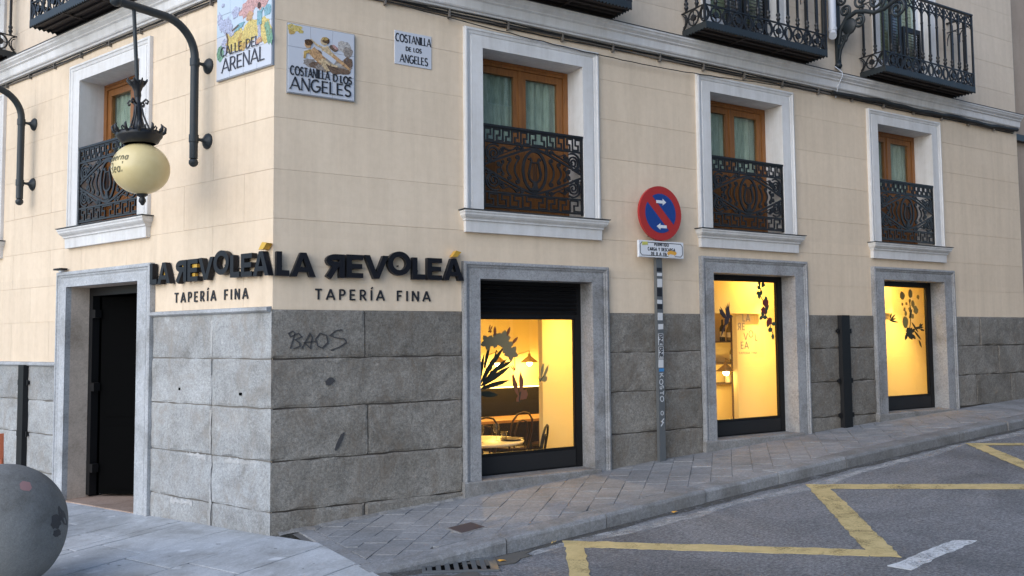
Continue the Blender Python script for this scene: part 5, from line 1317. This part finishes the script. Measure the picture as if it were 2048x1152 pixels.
mb = MB().lathe([(.001, -.05), (.03, -.04), (.045, -.02), (.05, 0), (.03, .03)], xo, -.03, 5.14, 10); mb.build('foot', M['iron_green'], t)
mb = MB(); mb.tube(inplane([(.04, 5.20), (.07, 5.34), (.15, 5.46), (.24, 5.54), (.26, 5.60)]), [.018, .022, .022, .02, .014], 8); mb.build('strut', M['iron_green'], t)
mb = MB(); mb.tube(inplane([(.04, 5.42), (.08, 5.60), (.18, 5.72), (.32, 5.76), (.46, 5.72), (.58, 5.66), (.72, 5.66), (.95, 5.74), (1.5, 6.0)]), [.026, .03, .032, .03, .028, .026, .026, .026, .03], 8); mb.build('arm', M['iron_green'], t)
for (a, b, r_, tn, st, sg) in ((.16, 5.82, .085, 1.8, -1.6, 1), (.62, 5.80, .13, 1.8, -1.4, 1), (.12, 5.98, .085, 1.7, 0, 1), (.13, 5.46, .05, 1.6, 2.2, -1), (.36, 5.62, .085, 1.7, 1.6, -1), (.90, 5.60, .11, 1.6, 1.4, -1), (.40, 5.90, .11, 1.5, -1.2, -1), (.26, 6.05, .09, 1.5, 2, -1)):
    mb = MB(); mb.tube(inplane(spiral(a, b, r_, tn, st, sg, 26)), .017, 7); mb.build('scroll', M['iron_green'], t)
q = MB().lathe([(.001, .02), (.09, .015), (.11, 0), (.09, -.015), (.001, -.02)], 0, 0, 0, 12); q.v = [(xo+c*1.2, -.215+a, 5.60+b) for a, b, c in q.v]; q.build('medallion', M['iron_green'], t)
# little box above the entrance
t = thing('door_sensor', 'small flat black device on top of the stone door frame', 'sensor', (-3.55, -.05, 2.39), 'L')
MB().cbox(-3.66, -3.50, -.10, -.02, 2.405, 2.425, .004).build('cap', M['black_metal'], t); MB().box(-3.60, -3.55, -.07, -.03, 2.383, 2.405).build('foot', M['plastic_white'], t)

# ================================================================== GRANITE BALL
bc = Vector((-1.945, -.199, .338)); rb = .426
t = thing('granite_ball', 'big grey granite ball bollard with dark blots at the lower left', 'bollard', (bc.x, bc.y, G(bc.x)))
mb = MB(); prof = [(.19, -.405), (.225, -.392)]+[(rb*math.sin(math.radians(a))**(.72 if a < 90 else 1), -rb*math.cos(math.radians(a))) for a in range(30, 181, 6)]
prof[-1] = (.001, rb); mb.lathe(prof, bc.x, bc.y, bc.z, 48); bl = mb.build('ball', M['granite_ball'], t)
MB().lathe([(.20, -.1), (.20, .045), (.18, .05), (.001, .05)], bc.x, bc.y, G(bc.x), 32).build('base', M['granite_ball'], t)
cdir = (Vector((-2.02, -7.26, 1.6))-bc).normalized(); rgt = Vector((0, 0, 1)).cross(cdir).normalized(); upv = cdir.cross(rgt)
def onball(name, u, v, ru, rv, mat, seed, rot=0):
    P_ = disc(u, v, ru, rv, 18, rot, .18, seed); mb = MB(); vs_ = []
    for a, b in P_+[(u, v)]:
        w_ = math.sqrt(max(.02, 1-a*a-b*b)); d = rgt*a+upv*b+cdir*w_; vs_.append(tuple(bc+d.normalized()*(rb+.0015)))
    n = len(P_); mb._q(vs_, [(i, (i+1) % n, n) for i in range(n)]); mb.build(name, mat, bl)
onball('paint_blot', .78, -.02, .08, .12, M['graffiti_ink'], 1); onball('paint_blot', .88, .06, .045, .16, M['graffiti_ink'], 2, .35); onball('paint_blot', .80, -.20, .06, .06, M['graffiti_ink'], 3); onball('paint_blot', .34, .58, .085, .085, M['blot_pink'], 4)
# terrace chair just cut by the left edge
t = thing('terrace_chair', 'reddish wooden terrace chair just cut off by the left edge', 'chair', (-2.115, 1.31, G(-2.1)))
cx, cy, z0 = -2.115, 1.31, G(-2.1)
for dx in (-.2, .2):
    for dy in (-.2, .2): MB().tube([(cx+dx, cy+dy, z0), (cx+dx*.92, cy+dy*.92, z0+(.45 if dy < 0 else .94))], .016, 8).build('leg', M['interior_red'], t)
MB().box(cx-.22, cx+.22, cy-.22, cy+.2, z0+.44, z0+.47).build('seat', M['interior_red'], t); MB().box(cx-.2, cx+.2, cy+.17, cy+.2, z0+.74, z0+.955).build('backrest', M['interior_red'], t)

# ================================================================== INTERIOR OF THE TAPAS BAR
FZ = -.22
mb = MB(); mb._q([(1.75, .24, FZ), (11.5, .24, FZ), (11.5, 3.7, FZ), (.6, 3.7, FZ)], [(0, 1, 2, 3)]); mb.build('interior_floor', M['interior_floor'], B)
mb = MB(); mb._q([(1.75, .24, 2.62), (.6, 3.7, 2.62), (11.5, 3.7, 2.62), (11.5, .24, 2.62)], [(0, 1, 2, 3)]); mb.build('interior_ceiling', M['interior_white'], B)
mb = MB(); mb.quad((.6, 3.7, FZ), (11.5, 3.7, FZ), (11.5, 3.7, 2.62), (.6, 3.7, 2.62)).quad((1.75, .24, FZ), (.6, 3.7, FZ), (.6, 3.7, 2.62), (1.75, .24, 2.62)).quad((11.5, .24, FZ), (11.5, .24, 2.62), (11.5, 3.7, 2.62), (11.5, 3.7, FZ)); mb.build('interior_wall', M['interior_white'], B)
mb = MB()
for a, b, c, d in rects_minus(1.75, 11.5, FZ, 2.62, [(s[3]+.04, s[4]-.06, SG[k][0]-.01, SG[k][1]+.01) for k, s in enumerate(SH)]): mb.quad((a, .24, c), (a, .24, d), (b, .24, d), (b, .24, c))
mb.build('interior_wall', M['interior_white'], B)
MB().box(3.235, 4.95, .80, .88, FZ, 2.62).build('partition_panel', M['interior_white'], B)
MB().box(6.25, 7.9, .80, .88, FZ, 2.62).build('partition_panel', M['interior_white'], B); MB().box(5.2, 6.64, .72, .799, 1.914, 2.62).build('soffit', M['interior_white'], B)
MB().box(8.3, 11.3, .80, .88, FZ, 2.62).build('partition_panel', M['interior_white'], B); MB().box(8.2, 9.40, .74, .799, 1.945, 2.62).build('soffit', M['interior_white'], B)
MB().box(8.05, 8.15, .24, 3.7, FZ, 2.62).build('partition_panel', M['interior_white'], B); MB().box(5.08, 5.14, 1.0, 3.7, FZ, 2.62).build('partition_panel', M['interior_white'], B)
# dark wainscot with a lit cove behind the bench
MB().box(.7, 5.07, 3.60, 3.69, FZ, .90).build('wainscot', M['wainscot'], B)
led = solo(MB().box(.75, 5.05, 3.63, 3.65, .905, .918), 'light_strip', M['led_strip'], 'glowing warm light strip above the dark wainscot inside the bar', 'light strip', (2.3, 3.64, .9))
def wall_lamp(x, y, z, label, arm=-.22, power=9):
    t = thing('interior_lamp', label, 'lamp', (x, y, z), 'R', 'warm lamps inside the bar')
    mb = MB().lathe([(.001, .12), (.02, .12), (.022, .085), (.035, .075), (.13, .0), (.128, -.006), (.03, .066), (.001, .07)], x, y, z, 20); mb.build('shade', M['enamel'], t)
    MB().tube([(x, y, z+.12), (x, y, z+.16), (x+arm, y, z+.10), (x+arm, y, z-.1)], .007, 6).build('arm', M['enamel'], t)
    MB().ball((x, y, z-.02), .042, 12, 8).build('bulb', M['bulb'], t)
    ld = bpy.data.lights.new('lamp_light', 'POINT'); ld.energy = power; ld.color = (1, .64, .19); ld.shadow_soft_size = .05
    lo = bpy.data.objects.new('lamp_light', ld); C.objects.link(lo); lo.parent = t; lo.location = (0, 0, -.10)
wall_lamp(4.735, 3.45, 1.28, 'lit lamp with conical shade right of the flower sticker, first lit window', -.25, 7); wall_lamp(4.20, 3.45, 1.28, 'lit bulb glowing behind the flower sticker, first lit window', -.2, 7)
wall_lamp(6.24, 1.0, 1.17, 'lit lamp with conical shade before the bottle shelf', .12, 10)
# added ceiling lamps, unseen from the street, to brighten the bar's panels and tables
for (x, y, z, pw, aim, lab) in ((3.35, .34, 2.60, 145, (3.65, .8, .55), 'added unseen ceiling lamp over the first shop window'), (6.55, .34, 2.60, 170, (6.75, .8, .7), 'added unseen ceiling lamp over the second shop window'), (9.2, .34, 2.60, 170, (9.75, .8, .8), 'added unseen ceiling lamp over the third shop window'), (3.2, 2.2, 2.60, 34, None, 'added unseen ceiling lamp over the round table'), (6.4, 2.2, 2.60, 45, None, 'added unseen ceiling lamp before the bottle shelf')):
    t = thing('added_lamp', lab, 'lamp', (x, y, z), 'R', 'added unseen lamps in the bar ceiling')
    MB().lathe([(.05, .018), (.05, 0), (.038, 0), (.038, .012)], x, y, z, 16).build('rim', M['ceramic'], t); MB().lathe([(.037, .010), (.001, .010)], x, y, z, 16).build('bulb', M['bulb'], t)
    if aim:
        ld = bpy.data.lights.new('lamp_light', 'SPOT'); ld.spot_size = math.radians(48); ld.spot_blend = 1; ld.shadow_soft_size = .04
    else: ld = bpy.data.lights.new('lamp_light', 'AREA'); ld.shape = 'DISK'; ld.size = .09
    ld.energy = pw; ld.color = (1, .645, .18)
    lo = bpy.data.objects.new('lamp_light', ld); C.objects.link(lo); lo.parent = t; lo.location = (0, 0, -.03)
    if aim:
        l2 = bpy.data.lights.new('fill_glow', 'AREA'); l2.shape = 'DISK'; l2.size = .09; l2.energy = 11; l2.color = (1, .645, .18)  # second light added as fill for the panel tops and window jambs
        g2 = bpy.data.objects.new('fill_glow', l2); C.objects.link(g2); g2.parent = t; g2.location = (0, 0, -.012)
    if aim: lo.rotation_euler = (Vector(aim)-Vector((x, y, z))).to_track_quat('-Z', 'Y').to_euler()
# furniture
def cafe_chair(x, y, rz, label, mat='wood_dark'):
    t = thing('bentwood_chair', label, 'chair', (x, y, FZ), 'R', 'bentwood chairs in the bar'); t.rotation_euler = (0, 0, rz); INFO[t.name] = ('R', Vector((0, 0, 0)))
    MB().lathe([(.001, .455), (.19, .455), (.205, .445), (.20, .425), (.001, .425)], 0, 0, 0, 20).build('seat', M[mat], t)
    for sx in (-1, 1):
        MB().tube([(sx*.14, -.14, .43), (sx*.18, -.19, 0)], [.016, .011], 8).build('leg', M[mat], t); MB().tube([(sx*.13, .14, .43), (sx*.17, .20, 0)], [.016, .011], 8).build('leg', M[mat], t)
    MB().tube([(-.16, .14, .43), (-.19, .19, .65), (-.17, .22, .80), (-.10, .235, .88), (0, .24, .90), (.10, .235, .88), (.17, .22, .80), (.19, .19, .65), (.16, .14, .43)], .013, 8).build('back_hoop', M[mat], t)
    MB().tube([(-.09, .15, .44), (-.11, .195, .65), (-.07, .22, .78), (0, .225, .80), (.07, .22, .78), (.11, .195, .65), (.09, .15, .44)], .010, 8).build('inner_hoop', M[mat], t)
    MB().tube([(.155*math.cos(2*PI*k/16), .155*math.sin(2*PI*k/16), .22) for k in range(17)], .008, 6).build('leg_ring', M[mat], t)
    return t
cafe_chair(3.75, 2.35, PI+.2, 'bentwood chair before the long wooden table, near the flower sticker'); cafe_chair(4.35, 2.42, PI-.2, 'bentwood chair before the long wooden table, near the white panel'); cafe_chair(3.05, 2.0, PI, 'bentwood chair half hidden behind the left window jamb'); cafe_chair(2.95, .72, -2.3, 'dark chair with curved back beside the round table', 'black_metal'); cafe_chair(5.95, 1.0, .6, 'dark chair seat at the foot of the second lit window', 'wood_dark')
t = thing('long_table', 'long wooden table along the dark bench', 'table', (3.8, 2.95, FZ))
MB().box(2.2, 5.0, 2.65, 3.25, .50, .535).build('top', M['wood_table'], t)
for x in (2.5, 3.6, 4.8): MB().box(x-.03, x+.03, 2.92, 2.98, FZ, .50).build('leg', M['black_metal'], t)
t = thing('round_table', 'round white table set with glasses inside the first lit window', 'table', (2.70, 1.10, FZ))
MB().lathe([(.001, .0), (.46, .0), (.48, -.008), (.47, -.03), (.001, -.03)], 2.62, 1.12, .50, 36).build('top', M['ceramic'], t); MB().lathe([(.03, .69), (.03, .06), (.05, .04), (.22, .02), (.22, 0)], 2.62, 1.12, FZ, 16).build('pedestal', M['black_metal'], t)
def wine(x, y, label):
    solo(MB().lathe([(.001, 0), (.032, .002), (.004, .01), (.004, .08), (.02, .09), (.036, .12), (.038, .15), (.030, .19)], x, y, .501, 16), 'wine_glass', M['drink_glass'], label, 'glass', (x, y, .5), 'R', 'glasses on the round table')
wine(2.50, .90, 'wine glass on the round table, nearest the jamb'); wine(2.72, .95, 'wine glass standing in the middle of the round table'); wine(2.60, 1.2, 'wine glass at the back of the round table')
solo(MB().lathe([(.001, 0), (.03, .001), (.036, .09), (.034, .09), (.028, .004), (.001, .004)], 2.86, 1.02, .501, 16), 'tumbler', M['drink_glass'], 'low tumbler beside the dark plate on the round table', 'glass', (2.86, 1.02, .5), 'R', 'glasses on the round table')
solo(MB().lathe([(.001, .0), (.08, .0), (.13, .018), (.128, .022), (.08, .006), (.001, .005)], 2.90, .92, .501, 24), 'plate', M['wood_dark'], 'dark plate near the edge of the round table', 'plate', (2.90, .92, .5)); solo(MB().lathe([(.001, .0), (.08, .0), (.13, .018), (.128, .022), (.08, .006), (.001, .005)], 2.42, 1.0, .501, 24), 'plate', M['ceramic'], 'white plate on the round table near the jamb', 'plate', (2.42, 1.0, .5))
# bottle shelf
ys = 1.45
t = thing('bottle_shelf', 'slim gilt metal shelf unit seen in the second lit window', 'shelf', (6.6, ys, FZ))
for z in (1.54, 1.24, .97): MB().box(5.9, 6.89, ys-.10, ys+.10, z, z+.018).build('shelf_board', M['rust_cover'], t)
for x in (5.92, 6.72, 6.87):
    MB().tube([(x, ys-.09, FZ), (x, ys-.09, 1.92)], .014, 8).build('upright', M['rust_cover'], t)
MB().box(5.9, 6.93, ys+.11, ys+.14, FZ, 2.6).build('back_panel', M['interior_white'], t)
def bottle(x, y, z, h, m_, lab):
    tt = thing('bottle', lab, 'bottle', (x, y, z), 'R', 'bottles on the shelf')
    MB().lathe([(.001, 0), (.037, 0), (.038, .01), (.038, h*.58), (.03, h*.68), (.014, h*.76), (.013, h), (.001, h)], x, y, z, 16).build('body', M[m_], tt)
    MB().lathe([(.0385, h*.2), (.0385, h*.45)], x, y, z, 16).build('paper_label', M['ceramic'], tt)
bottle(6.62, ys-.02, 1.556, .30, 'st_leaf', 'dark wine bottle at the left of the top shelf'); bottle(6.72, ys-.05, 1.556, .27, 'st_yellow', 'amber bottle in the middle of the top shelf'); bottle(6.83, ys-.02, 1.556, .31, 'ink', 'black wine bottle at the right of the top shelf')
bottle(6.80, ys-.02, 1.256, .26, 'st_yellow', 'amber bottle on the middle shelf'); bottle(6.69, ys-.03, .986, .16, 'ceramic', 'short pale bottle on the bottom shelf'); bottle(6.80, ys-.03, .986, .17, 'ceramic', 'taller pale bottle on the bottom shelf')

# ================================================================== STICKERS ON THE GLASS
YG = .2095
def st(name, shapes, label, cat='window sticker', base=None):
    """shapes: list of (polygon or (path,width), material)"""
    by = {}; k = 0; allp = []
    for s in shapes:
        k += 1
        mb = by.setdefault(s[-1], MB())
        if len(s) == 3: mb.bar(s[0], s[1], YG-.0002*k-.002, YG-.0012); allp += s[0]
        else: mb.poly(s[0], YG-.0002*k-.002, YG-.0012); allp += s[0]
    cx = sum(p[0] for p in allp)/len(allp); cz_ = min(p[1] for p in allp)
    t = thing(name, label, cat, (cx, YG, cz_))
    for m_, mb in by.items(): mb.build({'st_leaf': 'leaf', 'st_petal': 'petal', 'st_wing': 'wing', 'st_wing_pale': 'wing', 'st_bird': 'plumage', 'st_green': 'leaf', 'st_red': 'flower', 'st_yellow': 'lantern_fruit', 'st_grey': 'lettering'}[m_], M[m_], t)
YG = .205
def leafp(x, z, l, w, a):
    c_, s_ = math.cos(a), math.sin(a); P_ = [(0, 0), (.2, .7), (.45, 1), (.75, .75), (1, 0), (.75, -.75), (.45, -1), (.2, -.7)]
    return [(x+l*u*c_-w/2*v*s_, z+l*u*s_+w/2*v*c_) for u, v in P_]
sh = []
for (x, z, l, w, a) in ((2.08, 1.12, .36, .045, 1.35), (2.10, 1.15, .38, .05, 1.0), (2.12, 1.16, .40, .05, .7), (2.10, 1.14, .42, .055, .5), (2.10, 1.12, .36, .05, .22), (2.08, 1.08, .24, .06, -.12), (2.2, 1.3, .3, .04, .9), (2.15, 1.3, .3, .035, 1.3), (2.25, 1.28, .26, .04, .45), (2.06, 1.2, .34, .04, 1.55)): sh.append((leafp(x, z, l, w, a), 'st_leaf'))
sh.append(([(2.06, 1.05), (2.2, 1.2), (2.3, 1.5)], .012, 'st_leaf'))
for (fx, fz) in ((2.20, 1.58), (2.30, 1.60), (2.38, 1.62), (2.42, 1.54), (2.47, 1.47)):
    for k in range(5): sh.append((leafp(fx, fz, .085, .06, 2*PI*k/5+fx*9), 'st_petal'))
for (x, z, a) in ((2.28, 1.64, 1.55), (2.42, 1.64, 1.2), (2.48, 1.56, .8)): sh.append((leafp(x, z, .10, .03, a), 'st_wing'))
st('flower_sticker', sh, 'big oleander spray sticker with dark leaves on the first lit window')
def butterfly(x, z, s, a, m_, label):
    c_, s_ = math.cos(a), math.sin(a); T_ = lambda P_: [(x+s*(u*c_-v*s_), z+s*(u*s_+v*c_)) for u, v in P_]
    st('butterfly_sticker', [(T_([(0, 0), (-.12, .25), (-.16, .55), (-.10, .9), (-.02, .95), (.06, .5)]), m_), (T_([(.05, 0), (.10, .35), (.20, .75), (.32, .95), (.36, .6), (.25, .2)]), m_), (T_([(0, .05), (.22, .22), (.40, .20), (.42, .0), (.30, -.15), (.08, -.12)]), m_), (T_([(0, .1), (-.14, -.02), (-.16, -.12), (-.05, -.16), (.06, -.1)]), m_), (T_([(.12, .2), (.0, -.05), (-.04, -.2)]), .05*s, 'st_leaf')], label)
butterfly(2.56, 1.02, .26, .25, 'st_wing', 'large reddish butterfly sticker low on the first lit window'); butterfly(2.83, 1.20, .17, -.25, 'st_wing_pale', 'pale butterfly sticker before the white panel of the first lit window'); butterfly(2.50, 1.295, .06, .6, 'st_wing', 'tiny dark butterfly sticker between the two larger butterflies and the flowers'); butterfly(2.215, 1.69, .07, -.3, 'st_wing', 'tiny red butterfly sticker above the flower spray')
# second window
sh = [(leafp(5.45, 1.75, .14, .075, 1.15), 'st_bird'), (leafp(5.50, 1.82, .17, .07, 1.6), 'st_bird'), (leafp(5.47, 1.83, .16, .06, 2.35), 'st_bird'), (leafp(5.46, 1.80, .20, .03, -2.0), 'st_bird'), (disc(5.535, 1.855, .022, .02, 10), 'st_bird'), ([(5.54, 1.86), (5.575, 1.855)], .008, 'st_bird')]
for k in range(4): sh.append((leafp(5.50, 1.84, .20-.02*k, .02, 1.45+.16*k), 'st_bird')); sh.append((leafp(5.47, 1.84, .17-.015*k, .02, 2.2+.15*k), 'st_bird'))
st('bird_sticker', sh, 'dark flying bird sticker on the second lit window')
sh = []; rr = random.Random(5); path = [(6.02, 2.29), (6.06, 2.2), (6.05, 2.12), (6.10, 2.05), (6.14, 1.96), (6.13, 1.88), (6.20, 1.80), (6.22, 1.72), (6.26, 1.64)]
for i in range(len(path)-1):
    a, b = path[i], path[i+1]
    for k in range(3):
        u = a[0]+(b[0]-a[0])*k/3+rr.uniform(-.05, .05); v = a[1]+(b[1]-a[1])*k/3+rr.uniform(-.03, .03); sh.append((leafp(min(u, 6.25), v, .075, .05, rr.uniform(0, 6.3)), 'st_green'))
sh.append((path, .008, 'st_green'))
for (x, z) in ((6.14, 2.03), (6.10, 1.93), (6.20, 1.80)): sh.append((disc(x, z, .045, .045, 9, 0, .3, int(x*99)), 'st_red'))
st('vine_sticker', sh, 'trailing green vine sticker with dark red flowers, second lit window')
y0_, y1_ = YG-.003, YG-.0012; h = .085; s_ = .011
t = thing('lettering_sticker', 'grey scattered lettering LA REVOLEA on the second lit window', 'window sticker', (5.8, YG, 1.4))
for ch, x, z, mi in (('L', 5.74, 1.80, 0), ('A', 5.80, 1.80, 0), ('R', 5.655, 1.695, 1), ('E', 5.73, 1.695, 0), ('V', 5.755, 1.575, 0), ('O', 5.84, 1.605, 0), ('L', 5.945, 1.565, 0), ('E', 5.70, 1.47, 0), ('A', 5.765, 1.47, 0)):
    mb = MB(); glyph(mb, ch, x, z, h, s_, y0_, y1_, .92, mirror=bool(mi)); mb.build('letter', M['st_grey'], t)
mb = MB(); fit_text(mb, 'TAPERÍA FINA', 5.66, 5.98, 1.405, .026, .004, y0_, y1_, gap=.008); mb.build('small_lettering', M['st_grey'], t)
# third window
sh = []; rr = random.Random(9)
for (x, z, r_) in ((8.87, 2.17, .055), (9.05, 2.20, .055), (9.10, 2.05, .045), (9.16, 1.98, .05), (8.95, 2.06, .02), (9.03, 2.10, .025), (8.90, 1.98, .025), (9.02, 1.98, .03), (8.93, 1.92, .03), (9.04, 1.92, .03), (9.22, 2.16, .03), (8.86, 2.05, .02), (9.08, 1.88, .03)): sh.append((disc(x, z, r_, r_*1.2, 9, 0, .25, int(x*77)), 'st_yellow'))
sh += [(disc(8.91, 1.80, .06, .085, 12, 0, .08, 2), 'st_yellow')]
for k in range(14): sh.append((leafp(8.98+rr.uniform(-.06, .10), 1.65+rr.uniform(-.05, .08), .10, .05, rr.uniform(0, 6.3)), 'st_leaf'))
for (x, z, l, a) in ((9.05, 1.80, .2, -.8), (9.1, 1.68, .2, -.7), (9.12, 1.72, .2, .05), (9.22, 1.72, .10, .6), (9.24, 1.70, .1, -.2), (9.2, 1.55, .12, -1.1), (9.0, 1.85, .15, 1.1), (9.22, 1.7, .09, 1.2)): sh.append((leafp(x, z, l, .03, a), 'st_leaf'))
sh.append(([(9.02, 1.66), (9.1, 1.70), (9.28, 1.72)], .012, 'st_leaf')); sh.append(([(9.0, 1.7), (9.04, 1.9), (9.02, 2.1)], .008, 'st_leaf'))
st('flower_sticker', sh, 'hanging flower garland sticker with dark leaves on the third lit window')
st('leaf_sticker', [(leafp(8.55, 1.82, .16, .03, .2), 'st_leaf'), (leafp(8.58, 1.83, .14, .03, .6), 'st_leaf'), (leafp(8.56, 1.82, .2, .025, -.12), 'st_leaf'), (leafp(8.57, 1.84, .1, .03, 1.1), 'st_leaf')], 'small twig sticker beside the left jamb of the third lit window')

cable('conduit', [(7.30, -.02, 5.12), (7.29, -.135, 5.02), (7.29, -.14, 4.97), (7.285, -.07, 4.84), (7.28, -.03, 4.70)], .006, M['plastic_white'], 'thin white conduit running down over the cornice below the scroll bracket')
for o in [o for o in bpy.data.objects if o.name.startswith('stone_dado') and INFO.get(o.name, ('R',))[0] == 'L'][:1]:
    for x, z in ((-1.32, 1.175), (-.40, 1.155)): MB().box(x-.014, x+.014, -.029, -.012, z-.012, z+.012).build('drill_hole', M['void'], o)

for k, (x, dy, m_, lab) in enumerate([(1.22, -.20, 'sticker_orange', 'small orange leaf lying on the dirt beside the drain grate'), (1.72, -.06, 'pt_ochre', 'ochre leaf in the gutter near the first yellow bar'), (3.05, -.09, 'sticker_orange', 'orange leaf in the gutter half way up the kerb')]):
    y = kerb_y(x)+dy; rr_ = random.Random(k); P_ = leafp(x, y, .07, .03, rr_.uniform(0, 3)); mb = MB()
    mb._q([(a, b, road_z(a)+.012+.012*abs(math.sin(i))) for i, (a, b) in enumerate(P_)], [tuple(range(8))]); solo(mb, 'fallen_leaf', M[m_], lab, 'leaf', (x, y, road_z(x)))
